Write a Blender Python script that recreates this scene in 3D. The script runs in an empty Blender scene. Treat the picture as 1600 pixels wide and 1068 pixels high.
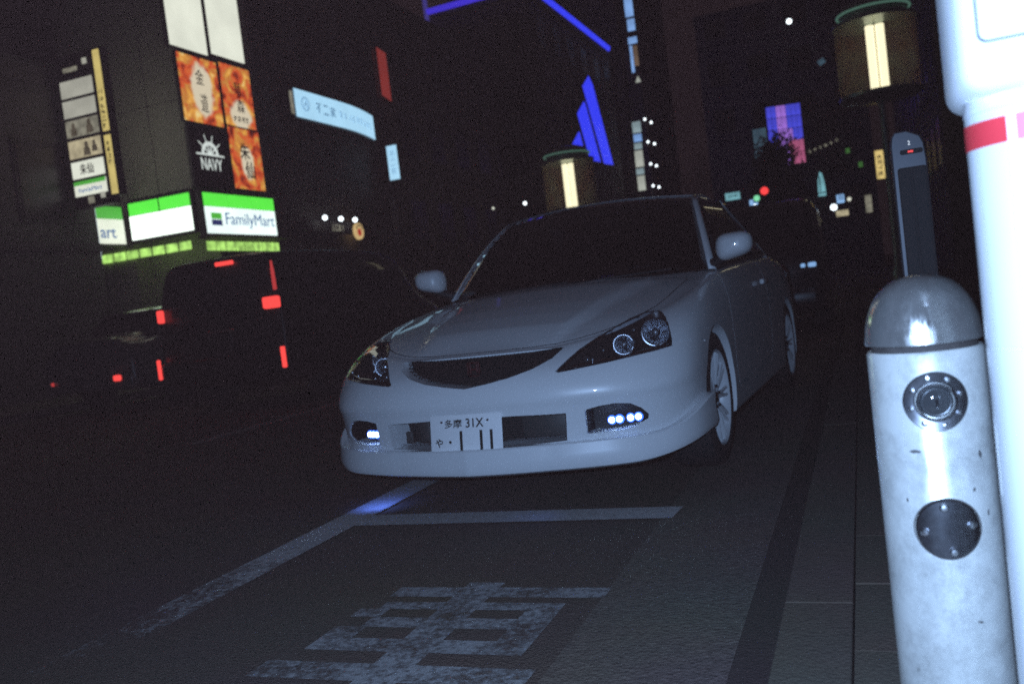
import bpy, bmesh, math, random
from mathutils import Vector, Matrix
from mathutils.bvhtree import BVHTree
from mathutils.geometry import tessellate_polygon

R = math.radians
random.seed(11)
S = bpy.context.scene
COL = S.collection

# ------------------------------------------------------------------ camera
cam_data = bpy.data.cameras.new("camera")
cam_data.sensor_width = 36.0
cam_data.lens = 31.95
cam_data.clip_start = 0.02
cam_data.clip_end = 2000.0
cam = bpy.data.objects.new("camera", cam_data)
COL.objects.link(cam)
cam.matrix_world = Matrix(((0.9266, 0.0965, 0.3634, 0.0),
                           (0.3558, 0.0878, -0.9304, 0.0),
                           (-0.1217, 0.9914, 0.0470, 0.88),
                           (0, 0, 0, 1)))
cam_data.dof.use_dof = True
cam_data.dof.focus_distance = 2.6
cam_data.dof.aperture_fstop = 3.5
S.camera = cam

# ------------------------------------------------------------------ night sky glow
world = bpy.data.worlds.new("World")
S.world = world
world.use_nodes = True
wn = world.node_tree.nodes
wn["Background"].inputs[0].default_value = (0.0090, 0.0055, 0.0068, 1)
wn["Background"].inputs[1].default_value = 1.0

# ------------------------------------------------------------------ the flash of the photographer's camera, beside and above the lens
fl = bpy.data.lights.new("camera_flash", "SPOT")
fl.energy = 270.0
fl.color = (0.385, 0.60, 1.0)
fl.shadow_soft_size = 0.012
fl.spot_size = R(148)
fl.spot_blend = 1.0
flo = bpy.data.objects.new("camera_flash", fl)
flo.location = (-0.055, -0.02, 0.955)
flo.rotation_euler = Vector((-0.85, 3.6, -1.0)).to_track_quat("-Z", "Y").to_euler()
COL.objects.link(flo)

S.render.engine = "CYCLES"
S.cycles.use_denoising = False   # the grain suits a picture taken on fast film
S.cycles.use_adaptive_sampling = True
S.cycles.adaptive_threshold = 0.025
S.cycles.adaptive_min_samples = 32
S.cycles.max_bounces = 6
S.cycles.volume_bounces = 0
S.cycles.sample_clamp_indirect = 4.0
vs = S.view_settings
vs.view_transform = "Standard"
vs.look = "None"
vs.exposure = 0.0
vs.gamma = 1.0
vs.use_curve_mapping = False

# ------------------------------------------------------------------ materials
def new_mat(name):
    m = bpy.data.materials.new(name)
    m.use_nodes = True
    nt = m.node_tree
    return m, nt, nt.nodes["Principled BSDF"]

def c4(c):
    return (c[0], c[1], c[2], 1.0)

def plain(name, col, rough=0.6, metal=0.0, coat=0.0, spec=0.5, vary=0.12, scale=9.0, bump=0.0, bscale=60.0):
    """base colour with a little procedural mottling, optional fine relief"""
    m, nt, b = new_mat(name)
    n, l = nt.nodes, nt.links
    tc = n.new("ShaderNodeTexCoord")
    no = n.new("ShaderNodeTexNoise"); no.inputs["Scale"].default_value = scale; no.inputs["Detail"].default_value = 5
    l.new(tc.outputs["Object"], no.inputs["Vector"])
    mx = n.new("ShaderNodeMix"); mx.data_type = "RGBA"
    mx.inputs[6].default_value = c4([max(0, x * (1 - vary)) for x in col])
    mx.inputs[7].default_value = c4([min(1, x * (1 + vary)) for x in col])
    l.new(no.outputs["Fac"], mx.inputs[0])
    l.new(mx.outputs[2], b.inputs["Base Color"])
    b.inputs["Roughness"].default_value = rough
    b.inputs["Metallic"].default_value = metal
    b.inputs["Specular IOR Level"].default_value = spec
    b.inputs["Coat Weight"].default_value = coat
    b.inputs["Coat Roughness"].default_value = 0.03
    if bump > 0:
        n2 = n.new("ShaderNodeTexNoise"); n2.inputs["Scale"].default_value = bscale; n2.inputs["Detail"].default_value = 6
        l.new(tc.outputs["Object"], n2.inputs["Vector"])
        bp = n.new("ShaderNodeBump"); bp.inputs["Strength"].default_value = bump; bp.inputs["Distance"].default_value = 0.01
        l.new(n2.outputs["Fac"], bp.inputs["Height"])
        l.new(bp.outputs["Normal"], b.inputs["Normal"])
    return m

def glow(name, col, strength=1.0, vary=0.0, scale=2.0, lamp=False):
    """something that gives off light; vary = uneven back-lighting of a sign box"""
    m, nt, b = new_mat(name)
    b.inputs["Base Color"].default_value = c4([x * 0.5 for x in col])
    b.inputs["Roughness"].default_value = 0.4
    b.inputs["Emission Color"].default_value = c4(col)
    b.inputs["Emission Strength"].default_value = strength
    if vary > 0:
        n, l = nt.nodes, nt.links
        tc = n.new("ShaderNodeTexCoord")
        no = n.new("ShaderNodeTexNoise"); no.inputs["Scale"].default_value = scale; no.inputs["Detail"].default_value = 3
        l.new(tc.outputs["Object"], no.inputs["Vector"])
        mr = n.new("ShaderNodeMapRange")
        mr.inputs["From Min"].default_value = 0.3; mr.inputs["From Max"].default_value = 0.7
        mr.inputs["To Min"].default_value = strength * (1 - vary); mr.inputs["To Max"].default_value = strength * (1 + vary)
        l.new(no.outputs["Fac"], mr.inputs["Value"])
        l.new(mr.outputs["Result"], b.inputs["Emission Strength"])
    m.cycles.emission_sampling = "AUTO" if lamp else "NONE"   # only the strong signs are sampled as lamps
    return m

MAT = {}

# ------------------------------------------------------------------ mesh helpers
def mesh_obj(name, verts, faces, mat=None, parent=None, smooth=False, angle=None):
    me = bpy.data.meshes.new(name)
    me.from_pydata([tuple(v) for v in verts], [], [tuple(f) for f in faces])
    me.update()
    if mat is not None:
        me.materials.append(MAT[mat] if isinstance(mat, str) else mat)
    o = bpy.data.objects.new(name, me)
    COL.objects.link(o)
    if parent is not None:
        o.parent = parent
    fix_normals(me)
    if smooth:
        me.shade_smooth()
        if angle is not None:
            me.set_sharp_from_angle(angle=R(angle))
    return o

def fix_normals(me):
    bm = bmesh.new(); bm.from_mesh(me)
    bmesh.ops.recalc_face_normals(bm, faces=bm.faces)
    bm.to_mesh(me); bm.free()

class MB:
    """collects shapes for ONE mesh"""
    def __init__(s):
        s.v = []; s.f = []
    def add(s, v, f):
        o = len(s.v); s.v += [Vector(p) for p in v]; s.f += [[i + o for i in q] for q in f]; return s
    def box(s, c, d, rz=0.0):
        x, y, z = d[0] / 2, d[1] / 2, d[2] / 2
        M = Matrix.Rotation(rz, 3, "Z"); C = Vector(c)
        p = [C + M @ Vector((a * x, b * y, e * z)) for e in (-1, 1) for a, b in ((-1, -1), (1, -1), (1, 1), (-1, 1))]
        return s.add(p, [(0, 3, 2, 1), (4, 5, 6, 7), (0, 1, 5, 4), (1, 2, 6, 5), (2, 3, 7, 6), (3, 0, 4, 7)])
    def bar(s, a, b, r, n=10, r2=None, cap=True):
        a, b = Vector(a), Vector(b); r2 = r if r2 is None else r2
        d = (b - a).normalized(); u = d.orthogonal().normalized(); w = d.cross(u)
        p = []
        for c, q in ((a, r), (b, r2)):
            p += [c + (u * math.cos(2 * math.pi * i / n) + w * math.sin(2 * math.pi * i / n)) * q for i in range(n)]
        f = [(i, (i + 1) % n, n + (i + 1) % n, n + i) for i in range(n)]
        if cap:
            f += [tuple(range(n - 1, -1, -1)), tuple(range(n, 2 * n))]
        return s.add(p, f)
    def tube(s, pts, r, n=8):
        pts = [Vector(p) for p in pts]; m = len(pts); p = []
        rr = r if isinstance(r, (list, tuple)) else [r] * m
        u = None
        for i, c in enumerate(pts):
            d = (pts[min(i + 1, m - 1)] - pts[max(i - 1, 0)]).normalized()
            u = d.orthogonal().normalized() if u is None else (u - d * u.dot(d)).normalized()
            w = d.cross(u)
            p += [c + (u * math.cos(2 * math.pi * k / n) + w * math.sin(2 * math.pi * k / n)) * rr[i] for k in range(n)]
        f = [(i * n + k, i * n + (k + 1) % n, (i + 1) * n + (k + 1) % n, (i + 1) * n + k) for i in range(m - 1) for k in range(n)]
        f += [tuple(range(n - 1, -1, -1)), tuple(range((m - 1) * n, m * n))]
        return s.add(p, f)
    def lathe(s, prof, M=None, n=32, closed=False):
        """profile (r, h) turned about local Z of M"""
        M = M or Matrix(); m = len(prof); p = []; f = []
        for r, h in prof:
            p += [M @ Vector((r * math.cos(2 * math.pi * k / n), r * math.sin(2 * math.pi * k / n), h)) for k in range(n)]
        for i in range(m - 1 if not closed else m):
            j = (i + 1) % m
            f += [(i * n + k, i * n + (k + 1) % n, j * n + (k + 1) % n, j * n + k) for k in range(n)]
        if not closed:
            f += [tuple(range(n - 1, -1, -1)), tuple(range((m - 1) * n, m * n))]
        return s.add(p, f)
    def prism(s, poly, fn0, fn1):
        """closed prism over a 2-D polygon; fn0/fn1 map (a, b) to the two ends"""
        n = len(poly)
        tri = tessellate_polygon([[Vector((a, b, 0)) for a, b in poly]])
        p = [fn0(a, b) for a, b in poly] + [fn1(a, b) for a, b in poly]
        f = [tuple(t) for t in tri] + [tuple(i + n for i in reversed(t)) for t in tri]
        f += [(i, (i + 1) % n, n + (i + 1) % n, n + i) for i in range(n)]
        return s.add(p, f)
    def grid(s, P):
        """P[i][j] points"""
        a, b = len(P), len(P[0])
        return s.add([q for r in P for q in r], [(i * b + j, i * b + j + 1, (i + 1) * b + j + 1, (i + 1) * b + j) for i in range(a - 1) for j in range(b - 1)])
    def build(s, name, mat, parent=None, smooth=False, angle=40):
        return mesh_obj(name, s.v, s.f, mat, parent, smooth, angle if smooth else None)

def rbox(c, d, r=0.01, seg=2):
    """vertices and faces of a bevelled box"""
    bm = bmesh.new()
    bmesh.ops.create_cube(bm, size=1.0)
    for v in bm.verts:
        v.co = Vector((v.co.x * d[0], v.co.y * d[1], v.co.z * d[2]))
    bmesh.ops.bevel(bm, geom=list(bm.edges), offset=r, segments=seg, affect="EDGES", profile=0.5)
    bm.verts.index_update()
    C = Vector(c)
    v = [C + q.co for q in bm.verts]; f = [[q.index for q in fa.verts] for fa in bm.faces]
    bm.free()
    return v, f

def empty(name, loc=(0, 0, 0), rz=0.0):
    o = bpy.data.objects.new(name, None)
    o.empty_display_size = 0.2
    COL.objects.link(o); o.location = loc; o.rotation_euler = (0, 0, rz)
    return o

def tag(o, label=None, cat=None, group=None, kind=None):
    if label: o["label"] = label
    if cat: o["category"] = cat
    if group: o["group"] = group
    if kind: o["kind"] = kind
    return o

def frame(origin, right, normal):
    """matrix whose x = reading direction, y = up, z = towards the reader"""
    z = Vector(normal).normalized(); x = Vector(right).normalized(); y = z.cross(x).normalized(); x = y.cross(z)
    M = Matrix((x, y, z)).transposed().to_4x4(); M.translation = Vector(origin)
    return M

def text_data(txt, size=1.0, extrude=0.0, offset=0.0):
    cu = bpy.data.curves.new("t", "FONT")
    cu.body = txt; cu.size = size; cu.extrude = extrude; cu.offset = offset
    cu.resolution_u = 3
    cu.align_x = "CENTER"; cu.align_y = "CENTER"
    o = bpy.data.objects.new("t", cu); COL.objects.link(o)
    dg = bpy.context.evaluated_depsgraph_get()
    me = bpy.data.meshes.new_from_object(o.evaluated_get(dg))
    bpy.data.objects.remove(o); bpy.data.curves.remove(cu)
    return me

def text(name, txt, M, w, h, mat, parent, extrude=0.004, offset=0.0):
    """lettering fitted into w x h, centred at the frame's origin"""
    me = text_data(txt, 1.0, 0.0, offset)
    xs = [v.co.x for v in me.vertices]; ys = [v.co.y for v in me.vertices]
    cx, cy = (min(xs) + max(xs)) / 2, (min(ys) + max(ys)) / 2
    sx, sy = w / max(1e-6, max(xs) - min(xs)), h / max(1e-6, max(ys) - min(ys))
    bm = bmesh.new(); bm.from_mesh(me)
    r = bmesh.ops.extrude_face_region(bm, geom=list(bm.faces))
    for e in r["geom"]:
        if isinstance(e, bmesh.types.BMVert): e.co.z += 1.0
    for v in bm.verts:
        v.co = M @ Vector(((v.co.x - cx) * sx, (v.co.y - cy) * sy, v.co.z * extrude))
    bmesh.ops.recalc_face_normals(bm, faces=bm.faces)
    bm.to_mesh(me); bm.free()
    me.materials.clear(); me.materials.append(MAT[mat])
    o = bpy.data.objects.new(name, me); COL.objects.link(o); o.parent = parent
    return o

def catmull(P, n):
    """dense Catmull-Rom samples through the tuples of P, n per span"""
    m = len(P); out = []
    for i in range(m - 1):
        p0, p1, p2, p3 = P[max(i - 1, 0)], P[i], P[i + 1], P[min(i + 2, m - 1)]
        for k in range(n):
            t = k / n
            out.append(tuple(0.5 * (2 * b + (c - a) * t + (2 * a - 5 * b + 4 * c - d) * t * t + (3 * b - a - 3 * c + d) * t ** 3)
                             for a, b, c, d in zip(p0, p1, p2, p3)))
    out.append(tuple(P[-1]))
    return out

def interp(tab, t):
    if t <= tab[0][0]: return tab[0][1]
    for (a, u), (b, v) in zip(tab, tab[1:]):
        if t <= b:
            return u + (v - u) * (t - a) / (b - a)
    return tab[-1][1]

def sstep(a, b, t):
    t = max(0.0, min(1.0, (t - a) / (b - a))); return t * t * (3 - 2 * t)
# ================================================================== the white coupe: hull
# car frame: x to the picture's right, y from the nose to the tail, z up
CAR = empty("white_coupe", (-1.555, 3.375, 0.0), -R(2.9))

ST = [  # widest outline x, y ; shoulder outline x, y, z
    (0, 0, 0, .190, .664), (.12, .003, .10, .193, .664), (.25, .014, .22, .204, .664), (.38, .036, .34, .228, .667),
    (.50, .07, .44, .262, .678), (.61, .112, .53, .315, .694), (.71, .172, .60, .39, .714), (.79, .255, .66, .48, .738),
    (.842, .36, .70, .60, .762), (.866, .485, .728, .73, .786), (.874, .65, .75, .88, .812), (.876, .85, .765, 1.03, .838),
    (.874, 1.1, .775, 1.2, .862), (.868, 1.5, .785, 1.5, .895), (.865, 2.0, .785, 2.0, .92), (.865, 2.6, .785, 2.6, .935),
    (.868, 3.2, .78, 3.2, .95), (.868, 3.6, .76, 3.55, .955), (.85, 3.95, .72, 3.85, .95), (.78, 4.2, .62, 4.05, .94),
    (.6, 4.33, .45, 4.15, .93), (.3, 4.38, .22, 4.19, .93), (0, 4.39, 0, 4.2, .93)]
ZC = [(.19, .664), (.28, .696), (.4, .738), (.55, .782), (.7, .820), (1.0, .885), (1.2, .922), (1.5, .955), (2, .975), (3, .99), (3.6, 1.0), (4.2, .93)]
FR = [(.25, .215), (.10, .235), (.06, .29), (.04, .36), (.0, .43), (-.05, .475), (.02, .53)]
SD = [(.25, .20), (.08, .215), (.02, .30), (.0, .38), (.0, .45), (-.02, .52), (.0, .60)]
FT = [(.2, .38), (.5, .70), (.8, .92), (1, 1)]
STp = [(.08, .35), (.25, .65), (.65, .92), (1, 1)]

def hull_top(x, xs, y, ze):
    zc = interp(ZC, y)
    q = min(1.0, abs(x) / max(xs, 1e-4))
    z = ze + (zc - ze) * (1 - q ** 2.2)
    xc = .31 + .23 * (y - .1)
    if y < 1.35:
        z += .016 * sstep(0, .035, xc - abs(x)) * sstep(.20, .42, y) * sstep(1.35, 1.0, y)
    return z

def make_hull():
    rows = catmull(ST, 8)
    L = []
    for i, (bx, by, sx, sy, sz) in enumerate(rows):
        u = sstep(6, 11, i / 8.0) * (1 - sstep(18, 20, i / 8.0))
        lev = [(bx * .9, by + (.08 if by < 2 else -.08) , .215 * (1 - u) + .2 * u)]
        for (w0, z0), (w1, z1) in zip(FR, SD):
            w, z = w0 + (w1 - w0) * u, z0 + (z1 - z0) * u
            lev.append((bx + (sx - bx) * w, by + (sy - by) * w, z))
        zt = lev[-1][2]
        for (w0, q0), (w1, q1) in zip(FT, STp):
            w, q = w0 + (w1 - w0) * u, q0 + (q1 - q0) * u
            lev.append((bx + (sx - bx) * w, by + (sy - by) * w, zt + (sz - zt) * q))
        L.append(catmull(lev, 4))
    nv = len(L[0]); ns = len(L)
    V = []; F = []
    ring = L + [[(-x, y, z) for x, y, z in c] for c in reversed(L[1:-1])]
    m = len(ring)
    for c in ring: V += [Vector(p) for p in c]
    for i in range(m):
        j = (i + 1) % m
        F += [(i * nv + k, j * nv + k, j * nv + k + 1, i * nv + k + 1) for k in range(nv - 1)]
    # floor
    tri = [i * nv for i in range(m)]
    F.append(tuple(tri))
    # top: rows across the car, sharing the shoulder vertices
    NX = 36
    prev = None
    for i in range(ns):
        top_r = i * nv + nv - 1
        if i in (0, ns - 1):
            row = [top_r] * (NX + 1)
        else:
            top_l = (m - i) * nv + nv - 1
            xs, y, ze = L[i][-1]
            row = [top_l]
            for k in range(1, NX):
                x = -xs + 2 * xs * k / NX
                V.append(Vector((x, y, hull_top(x, xs, y, ze)))); row.append(len(V) - 1)
            row.append(top_r)
        if prev:
            for k in range(NX):
                q = []
                for a in (prev[k], prev[k + 1], row[k + 1], row[k]):
                    if a not in q: q.append(a)
                if len(q) > 2: F.append(tuple(q))
        prev = row
    return V, F

HV, HF = make_hull()
HULL = BVHTree.FromPolygons(HV, HF)

def front(x, z, d=0.0):
    """point on the nose behind (x, z), d metres inside"""
    h = HULL.ray_cast(Vector((x, -1, z)), Vector((0, 1, 0)))[0]
    if h is None:
        h = HULL.find_nearest(Vector((x, .3, z)))[0]
    return Vector((x, h.y + d, z))
def srgb(r, g, b):
    return tuple(((c / 255) / 12.92) if c <= 10 else ((c / 255 + .055) / 1.055) ** 2.4 for c in (r, g, b))

# ------------------------------------------------------------------ materials used on the vehicles
MAT["paint"] = plain("white_paint", (.72, .73, .74), .34, coat=.6, vary=.03, scale=3)
MAT["black_plastic"] = plain("black_plastic", (.008, .008, .009), .6, vary=.2)
MAT["dark_mesh"] = plain("dark_mesh", (.010, .010, .010), .5)
MAT["housing"] = plain("lamp_housing", (.05, .046, .044), .36, metal=.4, vary=.5, scale=60)
MAT["reflector"] = plain("bright_reflector", (.20, .205, .215), .22, metal=.92, vary=.25, scale=90, bump=.20, bscale=45)
MAT["satin_chrome"] = plain("satin_chrome", (.92, .93, .94), .30, metal=1.0, vary=.05)
MAT["chrome"] = plain("chrome", (.78, .79, .82), .12, metal=1.0, vary=.04)
MAT["rubber"] = plain("rubber", (.016, .016, .017), .85, vary=.25, bump=.2, bscale=140)
MAT["rim"] = plain("white_wheel", (.62, .64, .66), .35, coat=.4, vary=.05)
MAT["cavity"] = plain("cavity", (.01, .01, .01), .9)
MAT["radiator"] = plain("radiator", (.06, .06, .058), .5, metal=.4)
MAT["plate_white"] = plain("plate_white", (.90, .90, .90), .35, vary=.03)
MAT["plate_ink"] = plain("plate_ink", (.012, .016, .013), .5)
MAT["badge_red"] = plain("badge_red", (.07, .006, .007), .4)
MAT["cloth"] = plain("seat_cloth", (.016, .015, .018), .95, bump=.2)
MAT["led"] = glow("blue_white_led", (.45, .68, 1.0), 14.0)
MAT["led_blue"] = glow("blue_led_halo", (.05, .17, 1.0), 1.6)  # glowing ring put in for the blue halo round each LED
MAT["black_trim"] = plain("black_trim", (.01, .01, .01), .6)

def clear_glass(name, tint, ior=1.45, rough=0.0):
    m, nt, b = new_mat(name)
    n, l = nt.nodes, nt.links
    n.remove(b)
    t = n.new("ShaderNodeBsdfTransparent"); t.inputs[0].default_value = c4(tint)
    g = n.new("ShaderNodeBsdfGlossy"); g.inputs["Roughness"].default_value = rough
    f = n.new("ShaderNodeFresnel")
    ge = n.new("ShaderNodeNewGeometry"); mr = n.new("ShaderNodeMapRange")          # a thin pane: both faces reflect as air to glass
    mr.inputs["To Min"].default_value = ior; mr.inputs["To Max"].default_value = 1 / ior
    l.new(ge.outputs["Backfacing"], mr.inputs["Value"]); l.new(mr.outputs[0], f.inputs[0])
    mx = n.new("ShaderNodeMixShader")
    l.new(f.outputs[0], mx.inputs[0]); l.new(t.outputs[0], mx.inputs[1]); l.new(g.outputs[0], mx.inputs[2])
    l.new(mx.outputs[0], n["Material Output"].inputs[0])
    return m
MAT["lens"] = clear_glass("clear_lens", (.93, .94, .96), 1.5, .02)
MAT["auto_glass"] = clear_glass("tinted_auto_glass", (.38, .40, .42), 1.5, .01)
MAT["window_glass"] = plain("dark_window_glass", (.012, .013, .016), .32, spec=.4)

# ------------------------------------------------------------------ outlines on the car (front view x, z ; plan x, y)
HEAD = [(.383, .572), (.42, .61), (.455, .643), (.53, .695), (.60, .737), (.655, .757), (.690, .7565), (.720, .746), (.745, .725), (.765, .698), (.782, .664), (.793, .636), (.797, .612),
        (.755, .604), (.69, .597), (.58, .584), (.45, .571), (.395, .566)]
GRILLE = [(.0, .536), (.1, .549), (.2, .566), (.29, .591), (.355, .622), (.385, .657), (.2, .6585), (0, .6585)]
GRILLE = GRILLE + [(-x, z) for x, z in reversed(GRILLE[1:-1])]
INTAKE = [(-.405, .295), (-.2, .288), (0, .286), (.2, .288), (.405, .295), (.415, .405), (.2, .412), (0, .414), (-.2, .412), (-.415, .405)]
FOG = [(.483, .314), (.60, .313), (.66, .322), (.708, .345), (.712, .362), (.69, .392), (.655, .416), (.60, .424), (.54, .420), (.487, .410)]
HOODP = [(0, .197), (.1, .200), (.22, .211), (.34, .236), (.42, .266), (.495, .312), (.56, .375), (.61, .45), (.65, .545), (.675, .64),
         (.688, .80), (.695, 1.0), (.70, 1.18), (.66, 1.22), (.5, 1.13), (.25, 1.075), (0, 1.06)]
HOODP = HOODP + [(-x, y) for x, y in reversed(HOODP[1:-1])]
DOORP = [(1.30, .36), (1.30, .60), (1.36, .80), (1.42, .915), (2.0, .945), (2.62, .955), (2.66, .7), (2.6, .42), (2.5, .31), (1.9, .30), (1.35, .30)]

HEAD_TOP = sorted(HEAD[:13])
def lamp_back(x, d=0.0):
    """depth of the upright rear wall of the headlight at x"""
    zt = interp(HEAD_TOP, abs(x)); return front(abs(x), min(zt, .752) - .006).y + .085 + d
def mirror(P): return [(-x, z) for x, z in reversed(P)]
def inset(P, d):
    """shrink a simple polygon by d"""
    n = len(P); A = sum(P[i][0] * P[(i + 1) % n][1] - P[(i + 1) % n][0] * P[i][1] for i in range(n)); s = 1 if A > 0 else -1
    out = []
    for i in range(n):
        a, b, c = Vector(P[i - 1]), Vector(P[i]), Vector(P[(i + 1) % n])
        e, f = (b - a).normalized(), (c - b).normalized()
        m = Vector((-e.y - f.y, e.x + f.x)) * s
        k = m.normalized() if m.length > 1e-6 else Vector((-e.y, e.x)) * s
        out.append(tuple(b + k * d / max(.35, k.dot(Vector((-e.y, e.x)) * s))))
    return out

def patch(P, fn, step=.02):
    """fine mesh inside a 2-D outline, mapped by fn(a, b)"""
    bm = bmesh.new()
    bm.faces.new([bm.verts.new((a, b, 0)) for a, b in P])
    for ax in (0, 1):
        lo, hi = min(p[ax] for p in P), max(p[ax] for p in P)
        for k in range(1, int((hi - lo) / step) + 1):
            no = [0, 0, 0]; no[ax] = 1; co = [0, 0, 0]; co[ax] = lo + k * step
            bmesh.ops.bisect_plane(bm, geom=list(bm.verts) + list(bm.edges) + list(bm.faces), plane_co=co, plane_no=no)
    bm.verts.index_update()
    v = [fn(q.co.x, q.co.y) for q in bm.verts]; f = [[q.index for q in fa.verts] for fa in bm.faces]
    bm.free()
    return v, f

def patch_prism(mb, P, fn0, fn1, step=.03):
    """closed prism whose two ends are fine meshes, for ends that are not flat"""
    flat, f = patch(P, lambda a, b: Vector((a, b, 0)), step); n = len(flat); ed = {}
    for fa in f:
        for i in range(len(fa)):
            e = (fa[i], fa[(i + 1) % len(fa)]); ed[e] = 1
    side = [(a, b, n + b, n + a) for a, b in ed if (b, a) not in ed]
    return mb.add([fn0(v.x, v.y) for v in flat] + [fn1(v.x, v.y) for v in flat], [tuple(q) for q in f] + [tuple(i + n for i in reversed(q)) for q in f] + side)

def boolean(V, F, cut, op, name, mat, parent):
    a = mesh_obj(name, V, F, mat, None); b = cut.build("cutter", mat, None)
    md = a.modifiers.new("b", "BOOLEAN"); md.operation = op; md.object = b; md.solver = "EXACT"; md.use_self = True
    dg = bpy.context.evaluated_depsgraph_get()
    me = bpy.data.meshes.new_from_object(a.evaluated_get(dg))
    bpy.data.objects.remove(a); bpy.data.objects.remove(b)
    me.name = name
    me.shade_smooth(); me.set_sharp_from_angle(angle=R(32))
    o = bpy.data.objects.new(name, me); COL.objects.link(o); o.parent = parent
    return o

def front_cut(mb, P, depth):
    return mb.prism(P, lambda x, z: Vector((x, -.5, z)), lambda x, z: front(x, z, depth))

bpy.context.view_layer.update()
# ------------------------------------------------------------------ body shell
cut = MB()
for P in (HEAD, mirror(HEAD)):
    patch_prism(cut, P, lambda x, z: Vector((x, -.5, z)), lambda x, z: Vector((x, lamp_back(x, .012), z)))
for P, d in ((GRILLE, .12), (INTAKE, .17), (FOG, .11), (mirror(FOG), .11)):
    front_cut(cut, P, d)
HUBF, HUBR, HUBZ = .875, 3.445, .318
for sx in (-1, 1):
    for y in (HUBF, HUBR):
        cut.bar((sx * .60, y, HUBZ), (sx * 1.1, y, HUBZ), .335, 48)
body = boolean(HV, HF, cut, "DIFFERENCE", "body", "paint", None)
def tris(o):
    return [v.co.copy() for v in o.data.vertices], [tuple(p.vertices) for p in o.data.polygons]
bv, bf = tris(body); bpy.data.objects.remove(body)
cut = MB()
cut.prism(HOODP, lambda x, y: Vector((x, y, .62)), lambda x, y: Vector((x, y, 1.2)))
for sx in (-1, 1):
    cut.prism(DOORP, lambda y, z: Vector((sx * .68, y, z)), lambda y, z: Vector((sx * 1.1, y, z)))
    # seam between bumper and front wing
    pts = []
    for k in range(9):
        q = HULL.find_nearest(Vector((sx * (.80 + .1 * k / 8), .40 + .22 * k / 8, .612 - .008 * k / 8)))[0]
        pts.append(q)
    cut.tube(pts, .0028, 6)
body = boolean(bv, bf, cut, "DIFFERENCE", "body", "paint", CAR)
def under_hood(x, y):
    h = HULL.ray_cast(Vector((x, y, 2)), Vector((0, 0, -1)))[0]
    return Vector((x, y, (h.z if h else .65) - .02))
cut = MB().prism(inset(HOODP, .0045), under_hood, lambda x, y: Vector((x, y, 1.2)))
hood = boolean(HV, HF, cut, "INTERSECT", "hood", "paint", CAR)
m = MB(); ring = []
for a, b in zip(HOODP, HOODP[1:] + HOODP[:1]):
    for k in range(4):
        q = inset(HOODP, .0022)[HOODP.index(a)] ; q2 = inset(HOODP, .0022)[HOODP.index(b)]
        p_ = under_hood(q[0] + (q2[0] - q[0]) * k / 4, q[1] + (q2[1] - q[1]) * k / 4); ring.append(p_ + Vector((0, 0, .0185)))
m.tube(ring + [ring[0]], .0032, 6); m.build("hood_gap_shade", "cavity", CAR)  # dark tube put in for the shade in the hood gap
for sx in (-1, 1):
    cut = MB().prism(inset(DOORP, .003), lambda y, z: Vector((sx * .70, y, z)), lambda y, z: Vector((sx * 1.1, y, z)))
    door = boolean(HV, HF, cut, "INTERSECT", "door", "paint", CAR)
    h = MB(); h.add(*rbox((sx * .872, 2.45, .80), (.03, .17, .035), .012)); h.build("handle", "paint", door, True)

# ------------------------------------------------------------------ add-on front lip, prow at the centre, fins rising at the ends
rows = catmull([(b[0], b[1]) for b in ST], 6)[:6 * 9 + 4]
sec = []
for i, (x, y) in enumerate(rows):
    a = Vector(rows[max(i - 1, 0)]); b = Vector(rows[min(i + 1, len(rows) - 1)])
    d = (b - a).normalized() if i else Vector((1, 0)); nrm = Vector((d.y, -d.x))
    t = i / (len(rows) - 1)
    pro = .030 * max(0, 1 - abs(x) / .34) + .012
    fin = sstep(.62, 1.0, t)
    top = .292 + .095 * fin ** 1.3
    bot = .178 + .055 * sstep(.55, 1.0, t)
    pts = []
    for w, z in ((-.06, bot + .01), (pro - .012, bot), (pro + .012, bot + .010), (pro + .021, bot + .035), (pro + .016, bot + .07 + .03 * fin), (pro + .012 + .008 * fin, top - .006), (pro + .006 + .008 * fin, top), (-.05, top - .004)):
        q = Vector((x, y)) + nrm * w
        pts.append((q.x, q.y, z))
    if i == 0: pts = [(0, p[1], p[2]) for p in pts]
    sec.append(pts)
P = [[(-x, y, z) for x, y, z in s] for s in reversed(sec[1:])] + sec
lip = MB(); k = len(P[0])
lip.grid([[*r, r[0]] for r in P])
lip.f += [tuple(range(k)), tuple((len(P) - 1) * (k + 1) + j for j in range(k))]
o = lip.build("front_lip", "paint", CAR, True, 28)

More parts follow.
